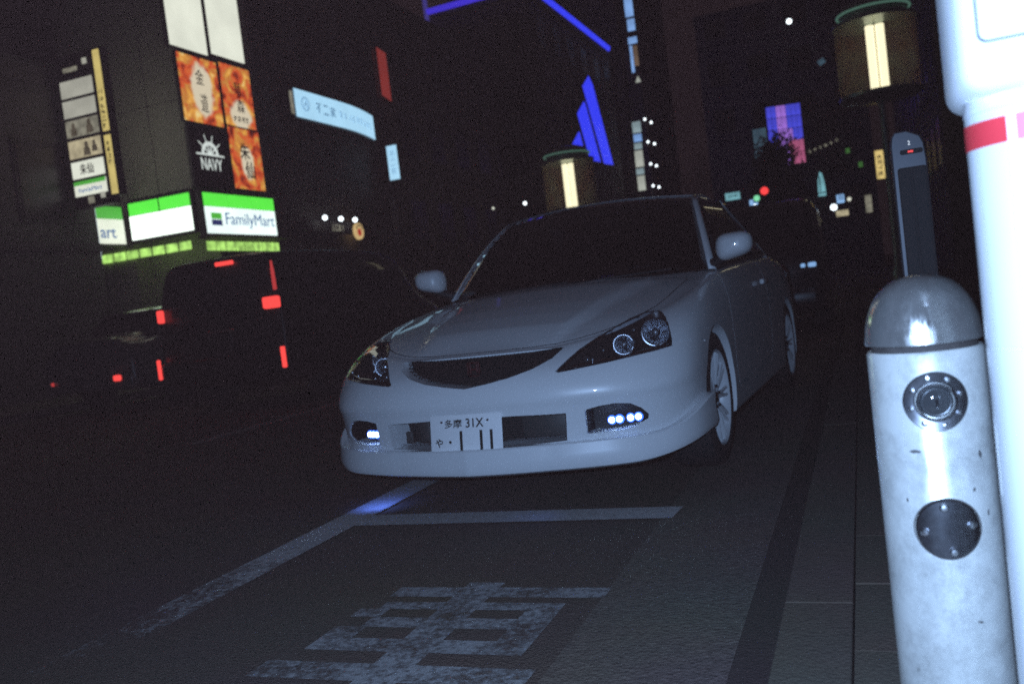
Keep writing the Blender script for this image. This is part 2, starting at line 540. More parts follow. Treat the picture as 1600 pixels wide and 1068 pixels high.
# ------------------------------------------------------------------ headlights
def along(axis, loc):
    M = Vector(axis).normalized().to_track_quat("Z", "Y").to_matrix().to_4x4(); M.translation = Vector(loc); return M
for sx in (1, -1):
    Pm = HEAD if sx > 0 else mirror(HEAD)
    h = empty("headlight"); h.parent = CAR
    ins = inset(Pm, .003)
    m = MB(); n = len(ins)
    ring0 = [front(x, z, .006) for x, z in ins]; ring1 = [Vector((x, lamp_back(x), z)) for x, z in ins]
    m.add(ring0 + ring1, [(i, (i + 1) % n, n + (i + 1) % n, n + i) for i in range(n)])
    m.add(*patch(ins, lambda x, z: Vector((x, lamp_back(x), z)), .03))
    m.build("housing", "housing", h, True)
    ax = Vector((.22 if sx > 0 else .30, -1, .04))
    for x, z, r, dep in ((.684, .662, .060, -.085), (.588, .634, .044, -.145), (.480, .598, .022, -.10)):
        c = Vector((sx * x, lamp_back(x, dep), z)); M = along(ax, c)
        m = MB(); m.lathe([(r * .18, -r * .75), (r * .55, -r * .62), (r * .86, -r * .30), (r, 0), (r * 1.05, .004), (r * 1.1, 0), (r * 1.1, -r * .8), (r * .2, -r * .8)], M, 36, True)
        refl = m.build("reflector", "reflector" if r > .03 else "housing", h, True, 50)
        if r > .03:
            eye = (CAR.matrix_world.inverted() @ Vector((0, 0, .88)) - c).normalized()
            Mr = along(eye + Vector((.03, 0, .05)), c + Vector((0, -.004, 0))); a0, a1 = (150, 318) if r > .05 else (20, 340)
            pts = [Mr @ Vector((r * .93 * math.cos(R(a0 + (a1 - a0) * k / 24)), r * .93 * math.sin(R(a0 + (a1 - a0) * k / 24)), 0)) for k in range(25)]
            rr = [r * .17 * (math.sin(math.pi * (k + 1) / 26) ** .6) if r > .05 else r * .08 for k in range(25)]
            m = MB(); m.tube(pts, rr, 10); m.build("glint_ring", "satin_chrome", refl, True)  # added ring turned towards the camera to catch the flash
        m = MB(); m.lathe([(.001, r * .10), (r * .17, r * .04), (r * .24, -r * .15), (r * .2, -r * .6), (.001, -r * .62)], M, 16)
        m.build("bulb", "satin_chrome", refl, True)
        # fine ribs added inside the bowl for glints
        m = MB()
        for q in range(10):
            a = 2 * math.pi * q / 10
            m.bar(M @ Vector((math.cos(a) * r * .3, math.sin(a) * r * .3, -r * .62)), M @ Vector((math.cos(a) * r * .93, math.sin(a) * r * .93, -r * .12)), r * .018, 5)
        m.build("rib", "chrome", refl)
    # small chrome balls added between the bowls to glint in the flash
    for x, z, r in ((.548, .628, .007), (.640, .690, .008), (.655, .612, .007), (.742, .625, .008), (.758, .662, .006), (.515, .600, .006), (.735, .705, .007)):
        m = MB(); m.lathe([(.0005, r), (r * .7, r * .7), (r, 0), (r * .7, -r * .7), (.0005, -r)], along(ax, front(sx * x, z, .022)), 12); m.build("glint_ball", "satin_chrome", h, True)
    # dark bezel bar between the bowls
    m = MB(); m.tube([front(sx * .43, .578, .05), front(sx * .53, .588, .05), front(sx * .65, .596, .05), front(sx * .77, .612, .05)], .006, 8); m.build("bezel", "chrome", h, True)
    m = MB(); m.add(*patch(Pm, lambda x, z: front(x, z, .0005), .02))
    lens = m.build("lens", "lens", h, True)
    md = lens.modifiers.new("thickness", "SOLIDIFY"); md.thickness = .003; md.offset = 0

# ------------------------------------------------------------------ upper grille: dark mesh behind a smile-shaped opening, badge
g = empty("grille"); g.parent = CAR
m = MB(); m.add(*patch(inset(GRILLE, .002), lambda x, z: front(x, z, .085), .03)); m.build("backing", "cavity", g, True)
m = MB()
zs_ = [.560 + .0135 * k for k in range(8)]
for z in zs_:
    half = interp([(.545, .04), (.55, .1), (.562, .2), (.586, .29), (.618, .355), (.652, .39)], z)
    pts = [front(half * (-1 + 2 * k / 16), z, .055) for k in range(17)]
    m.tube(pts, .0022, 5)
m.build("mesh_bar", "dark_mesh", g)
m = MB()
for k in range(-22, 23):
    x = k * .017
    zb = interp([(0, .545), (.1, .552), (.2, .564), (.29, .588), (.355, .62), (.39, .648)], abs(x))
    if zb < .64: m.tube([front(x, zb + (0.650 - zb) * j / 3, .057) for j in range(4)], .0017, 5)
m.build("mesh_bar", "dark_mesh", g)
# red badge with an H
m = MB()
c = front(0, .606, .045)
for s in (-1, 1):
    m.add(*rbox((s * .016, c.y, .606), (.008, .008, .044), .0025))
    m.add(*rbox((s * .027, c.y, .606), (.004, .010, .052), .0015))
m.add(*rbox((0, c.y, .606), (.03, .007, .008), .002)); m.add(*rbox((0, c.y, .634), (.058, .010, .005), .002)); m.add(*rbox((0, c.y, .578), (.05, .010, .005), .002))
m.build("badge", "badge_red", g, True)

# ------------------------------------------------------------------ lower intake: radiator, mesh, brackets
it = empty("lower_intake"); it.parent = CAR
m = MB(); m.add(*patch(inset(INTAKE, .002), lambda x, z: front(x, z, .165), .05)); m.build("backing", "cavity", it, True)
m = MB()
for k in range(10): m.add(*rbox((.03, .155, .300 + .011 * k), (.72, .012, .0045), .001, 1))
m.build("radiator_fin", "radiator", it)
m = MB(); m.add(*rbox((-.27, .12, .355), (.05, .02, .09), .006)); m.add(*rbox((-.355, .125, .33), (.035, .02, .055), .006)); m.build("bracket", "radiator", it, True)
m = MB(); m.tube([front(-.40 + .8 * k / 12, .308, .05) for k in range(13)], .0025, 6); m.build("cross_wire", "chrome", it, True)
m = MB(); m.add(*rbox((.295, .10, .352), (.19, .006, .085), .003)); m.build("intake_panel", "radiator", it, True)

# ------------------------------------------------------------------ driving lights with rows of LEDs
for sx, leds in ((1, (.572, .600, .640, .668)), (-1, (.520, .545, .566))):
    Pm = FOG if sx > 0 else mirror(FOG)
    fg = empty("fog_light"); fg.parent = CAR
    m = MB(); m.add(*patch(inset(Pm, .002), lambda x, z: front(x, z, .100), .03)); m.build("backing", "black_plastic", fg, True)
    ins = inset(Pm, .002); n = len(ins); m = MB()
    for i in range(n):
        a, b = ins[i], ins[(i + 1) % n]
        if (a[1] + b[1]) / 2 > .335:
            m.add([front(*a, .012), front(*b, .012), front(*b, .1), front(*a, .1)], [(0, 1, 2, 3)])
    m.build("shroud", "black_plastic", fg)
    c0 = front(sx * leds[0], .354, .035); c1 = front(sx * leds[-1], .354, .035)
    m = MB(); m.tube([c0 + Vector((-sx * .02, .018, 0)), (c0 + c1) / 2 + Vector((0, .014, 0)), c1 + Vector((sx * .02, .018, 0))], .013, 8); m.build("lamp_bar", "black_plastic", fg, True)
    for x in leds:
        c = front(sx * x, .354, .03); m = MB(); m.lathe([(.0005, .011), (.007, .010), (.0115, .004), (.0115, -.004), (.0005, -.004)], along((0, -1, 0), c), 14)
        led = m.build("led", "led", fg, True)
        m = MB(); m.lathe([(.0116, -.001), (.0185, -.002), (.0185, -.006), (.0116, -.006)], along((0, -1, 0), c), 16, True); m.build("led_halo", "led_blue", led, True)
    pt = bpy.data.lights.new("fog_light_glow", "POINT"); pt.energy = .10; pt.color = (.16, .32, 1.0); pt.shadow_soft_size = .02
    po = bpy.data.objects.new("fog_light_glow", pt); COL.objects.link(po); po.parent = fg; po.location = front(sx * sum(leds) / len(leds), .352, .012)
    ll = bpy.data.lights.new("lip_underglow", "SPOT")
    ll.energy = .07 if sx > 0 else 1.4
    ll.color = (.10, .22, 1.0); ll.spot_size = R(150 if sx > 0 else 120); ll.spot_blend = .9; ll.shadow_soft_size = .02
    lo = bpy.data.objects.new("lip_underglow", ll); COL.objects.link(lo); lo.parent = fg
    # unseen lamps added under the lip for the blue light on the road
    lo.location = (-.60, .17, .15) if sx < 0 else (.30, -.02, .15)
    aim = Vector((-.10, .35, -1)) if sx < 0 else Vector((-.5, -.35, -1))
    lo.rotation_euler = aim.to_track_quat("-Z", "Y").to_euler()

# ------------------------------------------------------------------ number plate
pl = empty("license_plate", (-.008, -.012, .352)); pl.parent = CAR; pl.rotation_euler = (R(-9), 0, 0)
m = MB(); m.add(*rbox((0, 0, 0), (.33, .006, .165), .0025)); m.build("plate", "plate_white", pl, True)
m = MB(); m.add(*rbox((0, .022, 0), (.25, .036, .10), .004)); m.build("plate_bracket", "black_plastic", pl)
FP = lambda x, z: frame((x, -.0032, z), (1, 0, 0), (0, -1, 0))
text("lettering", "多摩", FP(-.056, .047), .082, .036, "plate_ink", pl, .0008, .012)
text("lettering", "31X", FP(.043, .047), .082, .038, "plate_ink", pl, .0008, .012)
text("lettering", "や", FP(-.125, -.030), .036, .036, "plate_ink", pl, .0008, .018)
m = MB(); m.lathe([(.0001, 0), (.006, 0), (.006, .001), (.0001, .001)], FP(-.073, -.028), 14); m.build("lettering", "plate_ink", pl)
for x in (-.022, .070, .116):
    m = MB(); m.add(*rbox((x, -.0034, -.028), (.0125, .0012, .088), .0004, 1)); m.build("lettering", "plate_ink", pl)
for x in (-.110, .103):
    m = MB(); m.lathe([(.0001, .004), (.005, .003), (.0065, 0), (.0001, 0)], FP(x, .055), 12); m.build("bolt", "chrome", pl, True)

# ------------------------------------------------------------------ cabin
def lerp(a, b, t): return tuple(p + (q - p) * t for p, q in zip(a, b))
def ws_bot(t): return (.748 * t, 1.125 + .33 * t * t, .903 + .008 * t * t)
def ws_top(t): return (.584 * t, 1.90 + .11 * t * t, 1.378 - .034 * t * t)
def rf_top(t): return (.555 * t, 2.95 - .06 * t * t, 1.372 - .04 * t * t)
def ht_bot(t): return (.62 * t, 3.88 - .12 * t * t, 1.0 - .04 * t * t)
def surf(A, B, nu, nv, bulge=.0, ny=0.0):
    P = []
    for i in range(nu + 1):
        u = i / nu; r = []
        for j in range(nv + 1):
            t = -1 + 2 * j / nv
            p = lerp(A(t), B(t), u); b = bulge * math.sin(math.pi * u)
            r.append((p[0], p[1] - b * ny, p[2] + b))
        P.append(r)
    return P
def shell(name, P, mat, th=.006):
    m = MB().grid(P); o = m.build(name, mat, CAR, True, 60)
    md = o.modifiers.new("thickness", "SOLIDIFY"); md.thickness = th; md.offset = 0
    return o
shell("windshield", surf(ws_bot, ws_top, 10, 20, .03, .6), "auto_glass")
shell("roof", surf(ws_top, rf_top, 12, 20, .035), "paint", .007)
shell("rear_window", surf(rf_top, ht_bot, 10, 16, .03, -.5), "auto_glass")
for sx in (1, -1):
    apo = lambda u: lerp((sx * .782, 1.50, .895), (sx * .600, 2.07, 1.338), u)
    P = []
    for i in range(9):
        u = i / 8; a = lerp(ws_bot(sx), ws_top(sx), u); b = .03 * math.sin(math.pi * u); a = (a[0], a[1] - b * .6, a[2] + b)
        c = apo(u); c = (c[0], c[1] - b * .3, c[2] + b * .8)
        mid = lerp(a, c, .5); P.append([a, (mid[0] + sx * .012, mid[1] - .008, mid[2] + .006), c])
    shell("a_pillar", P, "paint", .008)
    rail = lambda y: (sx * .600, y, 1.338 + .012 * math.sin((y - 2.07) / .8 * math.pi))
    P = [[lerp(apo(i / 8), apo(1), 0) for i in range(9)]]
    P = []
    for j in range(13):
        u = j / 12
        bot = lerp((sx * .782, 1.52, .90), (sx * .78, 2.66, .945), u); top = lerp((sx * .603, 2.09, 1.335), (sx * .60, 2.66, 1.345), u)
        P.append([tuple(c + (sx * .02 * math.sin(math.pi * i / 6) if q == 0 else 0) for q, c in enumerate(lerp(bot, top, i / 6))) for i in range(7)])
    shell("side_window", P, "auto_glass", .005)
    P = [[lerp((sx * .785, 2.66 + .1 * k, .945), (sx * .602, 2.66 + .07 * k, 1.345), i / 6) for i in range(7)] for k in (0, 1)]
    shell("b_pillar", P, "black_trim", .012)
    P = []
    for k in range(7):
        u = k / 6; bot = lerp((sx * .785, 2.77, .948), (sx * .775, 3.32, .965), u); top = lerp((sx * .60, 2.74, 1.345), (sx * .66, 3.10, 1.19), u)
        P.append([lerp(bot, top, i / 5) for i in range(6)])
    shell("quarter_window", P, "auto_glass", .005)
    P = []
    for k in range(7):
        u = k / 6; a = lerp(rf_top(sx), ht_bot(sx), u); b = lerp((sx * .603, 2.74, 1.347), (sx * .66, 3.10, 1.19), min(1, u * 2)) if u < .5 else lerp((sx * .66, 3.10, 1.19), (sx * .775, 3.36, .955), (u - .5) * 2)
        P.append([a, b])
    shell("c_pillar", P, "paint", .014)
    P = [[lerp(rf_top(sx), ws_top(sx), k / 8), (sx * .600, 2.95 + (2.05 - 2.95) * k / 8, 1.338)] for k in range(9)]
    shell("roof_rail", P, "paint", .012)
# cabin fittings
m = MB(); m.add(*rbox((0, 1.62, .87), (1.38, .42, .16), .05, 3)); m.build("dashboard", "black_plastic", CAR, True)
for x in (-.36, .36):
    m = MB(); m.add(*rbox((x, 2.32, .55), (.48, .5, .16), .05, 3)); m.add(*rbox((x, 2.62, .86), (.46, .15, .58), .06, 3)); m.add(*rbox((x, 2.66, 1.2), (.24, .09, .16), .04, 3))
    m.build("seat", "cloth", CAR, True)
m = MB(); Ms = along((0, 1, .5), (-.36, 1.92, .90))
m.tube([Ms @ Vector((.175 * math.cos(2 * math.pi * k / 28), .175 * math.sin(2 * math.pi * k / 28), 0)) for k in range(29)], .014, 8)
m.bar(Ms @ Vector((-.17, 0, 0)), Ms @ Vector((.17, 0, 0)), .016, 8); m.bar(Ms @ Vector((0, 0, 0)), Ms @ Vector((0, -.17, 0)), .016, 8)
m.build("steering_wheel", "black_plastic", CAR, True)
m = MB(); m.add(*rbox((0, 2.0, 1.27), (.24, .03, .06), .015, 3)); m.build("rear_view_mirror", "black_plastic", CAR, True)
# wipers at the foot of the windshield
for x0, x1 in ((-.48, .08), (.02, .56)):
    m = MB(); pts = []
    for k in range(9):
        t = (x0 + (x1 - x0) * k / 8) / .715; p = lerp(ws_bot(t), ws_top(t), .004 + .003 * k); pts.append((p[0], p[1] - .012, p[2] + .014))
    m.tube(pts, .006, 6); m.tube([(x0 - .02, ws_bot(x0 / .715)[1] - .05, .905), pts[4]], .007, 6); m.build("wiper", "black_plastic", CAR, True)
# door mirrors
for sx in (1, -1):
    m = MB(); Pm = []
    for i in range(13):
        ph = -math.pi / 2 + math.pi * i / 12; r = []
        for j in range(25):
            th = 2 * math.pi * j / 24
            sg = lambda v, e: math.copysign(abs(v) ** e, v)
            X = .094 * sg(math.cos(ph), .75) * sg(math.cos(th), .6); Z = .067 * sg(math.cos(ph), .75) * sg(math.sin(th), .75); Y = .085 * math.sin(ph)
            Z *= 1 - .14 * (X / .094); Y = Y if Y < .045 else .045 + (Y - .045) * .15
            r.append((sx * (.892 + X), 1.46 + Y, 1.022 + Z + .10 * X + (.018 if sx < 0 else -.006)))
        Pm.append(r)
    m.grid(Pm); mir = m.build("door_mirror", "paint", CAR, True, 60)
    m = MB(); m.add(*rbox((sx * .892, 1.508, 1.022), (.145, .004, .10), .0015)); m.build("mirror_glass", "chrome", mir)
    m = MB(); m.tube([(sx * .77, 1.50, .935), (sx * .82, 1.475, .955), (sx * .87, 1.465, .975)], [.03, .024, .022], 10); m.build("mirror_arm", "black_plastic", mir, True)
# underbody and bumper back so that nothing shows through the arches
m = MB(); m.add(*rbox((0, 2.15, .30), (1.12, 3.3, .18), .03)); m.build("underbody", "cavity", CAR)
# rear lamps
for sx in (1, -1):
    m = MB(); m.add(*rbox((sx * .66, 4.26, .82), (.26, .12, .15), .04, 3)); m.build("rear_lamp", "badge_red", CAR, True)

# ------------------------------------------------------------------ wheels
def make_wheel(parent, x, y, sx, steer=0.0):
    w = empty("wheel", (x, y, HUBZ)); w.parent = parent; w.rotation_euler = (0, 0, steer)
    M = along((sx, 0, 0), (0, 0, 0))
    m = MB(); m.lathe([(.222, .012), (.235, .016), (.268, .014), (.296, .004), (.309, -.018), (.313, -.06), (.313, -.14), (.307, -.18), (.29, -.20), (.24, -.205), (.222, -.20)], M, 56, True)
    m.build("tyre", "rubber", w, True, 35)
    m = MB(); m.lathe([(.224, .006), (.217, .012), (.209, .004), (.200, -.03), (.192, -.10), (.205, -.19), (.224, -.20), (.224, -.19), (.21, -.1), (.214, -.02)], M, 56, True)
    for k in range(10):
        for d in (-.085, .085):
            a = 2 * math.pi * k / 10
            p0 = M @ Vector((.045 * math.cos(a + d * .5), .045 * math.sin(a + d * .5), -.022)); p1 = M @ Vector((.13 * math.cos(a + d * .9), .13 * math.sin(a + d * .9), -.008)); p2 = M @ Vector((.206 * math.cos(a + d), .206 * math.sin(a + d), -.004))
            m.tube([p0, p1, p2], [.011, .0085, .0095], 6)
    m.lathe([(.001, -.008), (.028, -.010), (.055, -.018), (.066, -.034), (.066, -.09), (.001, -.09)], M, 24)
    rim = m.build("rim", "rim", w, True, 40)
    m = MB(); m.lathe([(.001, .0), (.02, -.002), (.026, -.009), (.001, -.009)], M, 20); m.build("centre_cap", "chrome", rim, True)
    for k in range(5):
        a = 2 * math.pi * k / 5 + .3; c = M @ Vector((.05 * math.cos(a), .05 * math.sin(a), -.012))
        m = MB(); m.bar(c, c + Vector((sx * .012, 0, 0)), .008, 6); m.build("wheel_nut", "chrome", rim)
    m = MB(); m.lathe([(.001, -.10), (.14, -.10), (.145, -.105), (.145, -.125), (.001, -.125)], M, 32); m.build("brake_disc", "radiator", w, True)
    return w
for y in (HUBF, HUBR):
    for sx in (1, -1):
        make_wheel(CAR, sx * .848, y, sx)
tag(CAR, "white low coupe with blue-white LED driving lights, parked behind the white bay line", "car")
# ================================================================== ground
def asphalt(name, c0, c1, scale, bump, rough=.9):
    m, nt, b = new_mat(name)
    n, l = nt.nodes, nt.links
    tc = n.new("ShaderNodeTexCoord")
    a = n.new("ShaderNodeTexNoise"); a.inputs["Scale"].default_value = scale; a.inputs["Detail"].default_value = 8; a.inputs["Roughness"].default_value = .75
    v = n.new("ShaderNodeTexVoronoi"); v.inputs["Scale"].default_value = scale * 2.2
    big = n.new("ShaderNodeTexNoise"); big.inputs["Scale"].default_value = 1.3; big.inputs["Detail"].default_value = 4
    for q in (a, v, big): l.new(tc.outputs["Object"], q.inputs["Vector"])
    r = n.new("ShaderNodeValToRGB")
    r.color_ramp.elements[0].position = .30; r.color_ramp.elements[0].color = c4(c0)
    r.color_ramp.elements[1].position = .72; r.color_ramp.elements[1].color = c4(c1)
    l.new(a.outputs["Fac"], r.inputs["Fac"])
    mx = n.new("ShaderNodeMix"); mx.data_type = "RGBA"; mx.blend_type = "MULTIPLY"; mx.inputs[0].default_value = .55
    l.new(r.outputs["Color"], mx.inputs[6]); l.new(big.outputs["Color"], mx.inputs[7])
    l.new(mx.outputs[2], b.inputs["Base Color"])
    b.inputs["Roughness"].default_value = rough
    ad = n.new("ShaderNodeMath"); ad.operation = "ADD"
    l.new(a.outputs["Fac"], ad.inputs[0]); l.new(v.outputs["Distance"], ad.inputs[1])
    bp = n.new("ShaderNodeBump"); bp.inputs["Strength"].default_value = bump; bp.inputs["Distance"].default_value = .006
    l.new(ad.outputs[0], bp.inputs["Height"]); l.new(bp.outputs["Normal"], b.inputs["Normal"])
    return m
MAT["asphalt"] = asphalt("asphalt", (.080, .058, .044), (.165, .122, .094), 60, .8)
MAT["gutter"] = asphalt("coarse_gutter_asphalt", (.09, .072, .058), (.24, .19, .155), 38, .55)
MAT["tar"] = asphalt("tar_joint", (.045, .034, .027), (.08, .06, .048), 50, .5)
MAT["kerb"] = asphalt("kerb_concrete", (.10, .078, .062), (.145, .113, .09), 45, .4)
MAT["paving"] = asphalt("paving_concrete", (.10, .078, .062), (.145, .113, .09), 50, .4)

def road_paint(name, worn, lo=.34, hi=.55, near_fade=.48):
    """thermoplastic paint worn through to the stones in patches"""
    m, nt, b = new_mat(name)
    n, l = nt.nodes, nt.links
    tc = n.new("ShaderNodeTexCoord")
    a = n.new("ShaderNodeTexNoise"); a.inputs["Scale"].default_value = 48; a.inputs["Detail"].default_value = 9; a.inputs["Roughness"].default_value = .72
    d = n.new("ShaderNodeTexNoise"); d.inputs["Scale"].default_value = 5; d.inputs["Detail"].default_value = 3
    l.new(tc.outputs["Object"], a.inputs["Vector"]); l.new(tc.outputs["Object"], d.inputs["Vector"])
    ad = n.new("ShaderNodeMath"); ad.operation = "MULTIPLY_ADD"; ad.inputs[1].default_value = .6
    l.new(d.outputs["Fac"], ad.inputs[0]); l.new(a.outputs["Fac"], ad.inputs[2])
    sx_ = n.new("ShaderNodeSeparateXYZ"); l.new(tc.outputs["Object"], sx_.inputs[0])      # paint thins towards the near end
    wr = n.new("ShaderNodeMapRange"); wr.inputs["From Min"].default_value = 3.3; wr.inputs["From Max"].default_value = 2.0; wr.inputs["To Min"].default_value = 0.0; wr.inputs["To Max"].default_value = near_fade
    l.new(sx_.outputs["Y"], wr.inputs["Value"])
    sb = n.new("ShaderNodeMath"); sb.operation = "SUBTRACT"; l.new(ad.outputs[0], sb.inputs[0]); l.new(wr.outputs[0], sb.inputs[1]); ad = sb
    r = n.new("ShaderNodeValToRGB")
    r.color_ramp.elements[0].position = worn - .12; r.color_ramp.elements[0].color = (0, 0, 0, 1)
    r.color_ramp.elements[1].position = worn + .14; r.color_ramp.elements[1].color = (1, 1, 1, 1)
    l.new(ad.outputs[0], r.inputs["Fac"])
    cr = n.new("ShaderNodeValToRGB")
    cr.color_ramp.elements[0].position = .35; cr.color_ramp.elements[0].color = (lo, lo * .97, lo * .94, 1)
    cr.color_ramp.elements[1].position = .65; cr.color_ramp.elements[1].color = (hi, hi * .98, hi * .96, 1)
    l.new(a.outputs["Fac"], cr.inputs["Fac"]); l.new(cr.outputs["Color"], b.inputs["Base Color"])
    b.inputs["Roughness"].default_value = .8
    t = n.new("ShaderNodeBsdfTransparent"); mx = n.new("ShaderNodeMixShader")
    l.new(r.outputs["Color"], mx.inputs[0]); l.new(t.outputs[0], mx.inputs[1]); l.new(b.outputs[0], mx.inputs[2])
    l.new(mx.outputs[0], n["Material Output"].inputs[0])
    bp = n.new("ShaderNodeBump"); bp.inputs["Strength"].default_value = .5; bp.inputs["Distance"].default_value = .004
    l.new(a.outputs["Fac"], bp.inputs["Height"]); l.new(bp.outputs["Normal"], b.inputs["Normal"])
    return m
MAT["line_paint"] = road_paint("bay_line_paint", .50)
MAT["kanji_paint"] = road_paint("worn_letter_paint", .75, .22, .36, .0)

def sheet(name, x0, x1, y0, y1, z, mat, parent=None, kind=None):
    o = mesh_obj(name, [(x0, y0, z), (x1, y0, z), (x1, y1, z), (x0, y1, z)], [(0, 1, 2, 3)], mat, parent)
    if kind: tag(o, kind=kind)
    return o

road = sheet("road", -260, 260, -120, 420, 0.0, "asphalt", None, "structure")
sheet("bay_line", -2.27, -2.10, 1.8, 12.0, .008, "line_paint", road)
m = MB(); m.add([(-2.10, 3.285, .008), (-.735, 3.275, .008), (-.722, 3.44, .008), (-2.10, 3.455, .008)], [(0, 1, 2, 3)]); m.build("bay_line", "line_paint", road)
# the character painted in the bay, read from the driver's side: two long bars, a boxed grid and one long stem
KX = [(-1.56, -.80, 1.845, 1.945), (-1.46, -.765, 2.43, 2.515), (-1.50, -.865, 2.02, 2.105), (-1.42, -.865, 2.185, 2.26), (-1.44, -.865, 2.325, 2.385)]
for x0, x1, y0, y1 in KX: sheet("road_letter_stroke", x0, x1, y0, y1, .008, "kanji_paint", road)
for x0, x1, ys in ((-1.24, -1.12, ((1.75, 1.845), (1.945, 2.02), (2.105, 2.185), (2.26, 2.325), (2.385, 2.43), (2.515, 2.56))), (-.965, -.865, ((2.105, 2.185), (2.26, 2.325))), (-1.50, -1.40, ((2.105, 2.185), (2.26, 2.325)))):
    for y0, y1 in ys: sheet("road_letter_stroke", x0, x1, y0, y1, .008, "kanji_paint", road)
# far lane line
for k in range(9): sheet("lane_line", -5.36, -5.22, 6 + k * 9, 11 + k * 9, .008, "line_paint", road)

g = sheet("gutter", -.775, -.355, -6, 46, .004, "gutter", None, "structure")
g = sheet("gutter_joint", -.355, -.243, -6, 46, .003, "tar", None, "structure")
kb = empty("kerb"); tag(kb, kind="structure")
me = None
for k in range(32):
    y = -4.0 + k * 1.2 + .75
    if me is None:
        m = MB(); m.add(*rbox((0, 0, .05), (.150, 1.198, .10), .0025, 1)); o = m.build("kerbstone", "kerb", kb); me = o.data
    else:
        o = bpy.data.objects.new("kerbstone", me); COL.objects.link(o); o.parent = kb
    o.location = (-.165, y, random.uniform(-.003, .003))
sw = MB(); sw.box((2.4, 28, .04), (4.96, 68, .08)); sw = sw.build("sidewalk", "paving", None); tag(sw, kind="structure")
me = None
for j in range(5):
    for k in range(18):
        if me is None:
            m = MB(); m.add(*rbox((0, 0, .0), (.398, .398, .03), .0012, 1)); o = m.build("paving_slab", "paving", sw); me = o.data
        else:
            o = bpy.data.objects.new("paving_slab", me); COL.objects.link(o); o.parent = sw
        o.location = (.113 + j * .4, .9 + k * .4, .078 + random.uniform(-.002, .002))
fs = MB(); fs.box((-12.4, 40, .06), (2.35, 130, .12)); tag(fs.build("far_sidewalk", "paving", None), kind="structure")

# ================================================================== bollard
def steel(name, col, rough, metal, scratch):
    m, nt, b = new_mat(name)
    n, l = nt.nodes, nt.links
    tc = n.new("ShaderNodeTexCoord"); mp = n.new("ShaderNodeMapping"); mp.inputs["Scale"].default_value = (1, 1, .25)
    l.new(tc.outputs["Object"], mp.inputs["Vector"])
    a = n.new("ShaderNodeTexNoise"); a.inputs["Scale"].default_value = 28; a.inputs["Detail"].default_value = 9; a.inputs["Roughness"].default_value = .7
    g = n.new("ShaderNodeTexNoise"); g.inputs["Scale"].default_value = 9; g.inputs["Detail"].default_value = 10; g.inputs["Roughness"].default_value = .8
    l.new(mp.outputs[0], a.inputs["Vector"]); l.new(tc.outputs["Object"], g.inputs["Vector"])
    r = n.new("ShaderNodeMapRange"); r.inputs["From Min"].default_value = .3; r.inputs["From Max"].default_value = .7
    r.inputs["To Min"].default_value = rough - scratch * .5; r.inputs["To Max"].default_value = rough + scratch * .5
    l.new(a.outputs["Fac"], r.inputs["Value"]); l.new(r.outputs[0], b.inputs["Roughness"])
    cr = n.new("ShaderNodeValToRGB")
    cr.color_ramp.elements[0].position = .30; cr.color_ramp.elements[0].color = c4([c * .22 for c in col])
    q = cr.color_ramp.elements.new(.40); q.color = c4([c * .72 for c in col])
    cr.color_ramp.elements[2].position = .56; cr.color_ramp.elements[2].color = c4(col)
    l.new(g.outputs["Fac"], cr.inputs["Fac"]); l.new(cr.outputs["Color"], b.inputs["Base Color"])
    b.inputs["Metallic"].default_value = metal
    bp = n.new("ShaderNodeBump"); bp.inputs["Strength"].default_value = scratch * .35; bp.inputs["Distance"].default_value = .002
    l.new(a.outputs["Fac"], bp.inputs["Height"]); l.new(bp.outputs["Normal"], b.inputs["Normal"])
    return m
MAT["steel"] = steel("brushed_steel", (.80, .79, .73), .27, .34, .26)
MAT["steel_dome"] = steel("scuffed_steel", (.74, .72, .68), .20, .85, .50)
MAT["dark_steel"] = plain("dark_polished_cover", (.17, .17, .18), .33, metal=1.0, vary=.5, scale=90)
MAT["lamp_glass"] = plain("lamp_glass", (.055, .058, .06), .06, metal=.3, coat=1)
MAT["chip"] = plain("dark_chip", (.10, .095, .09), .7, vary=.4, scale=60)
MAT["dark_filler"] = plain("dark_filler", (.05, .042, .038), .8, vary=.5, scale=40)  # plain dark tone for grooves, gaskets and the panel gap

BX, BY, BR = .084, 1.64, .0895
bo = empty("bollard", (BX, BY, .08))
m = MB(); m.lathe([(.001, 0), (BR, 0), (BR, .634), (BR - .003, .638), (BR - .012, .638), (.001, .638)], None, 72); m.build("post", "steel", bo, True, 40)
m = MB(); m.lathe([(.001, .636), (BR - .009, .636), (BR - .009, .650), (.001, .650)], None, 64); m.build("groove", "dark_filler", bo, True, 40)
prof = [(.001, .648), (BR - .004, .648), (BR + .0015, .650), (BR + .0015, .654)]
for k in range(1, 15):
    a = math.pi / 2 * k / 14; prof.append((max(.001, BR * math.cos(a) ** .80), .654 + .104 * math.sin(a)))
m = MB(); m.lathe(prof, None, 72); m.build("dome_cap", "steel_dome", bo, True, 40)
fwd = Vector((.055, -1, 0)).normalized()
def on_post(z): return fwd * (BR - .004) + Vector((0, 0, z - .08))
M1 = along(fwd, on_post(.640)); M2 = along(fwd, on_post(.437))
m = MB(); m.lathe([(.001, -.02), (.0505, -.02), (.0505, .003), (.001, .003)], M1, 48); m.build("lamp_gasket", "dark_filler", bo, True, 40)
lm = MB(); lm.lathe([(.001, -.01), (.0475, -.01), (.0475, .006), (.046, .0085), (.043, .0080), (.039, .0075), (.0355, .007), (.032, .0065), (.029, .003), (.001, .003)], M1, 48); lm = lm.build("lamp_ring", "dark_steel", bo, True, 30)
m = MB(); m.lathe([(.0265, .002), (.0295, .002), (.0295, .012), (.027, .014), (.0255, .012)], M1, 40, True); m.build("lens_rim", "satin_chrome", lm, True, 30)
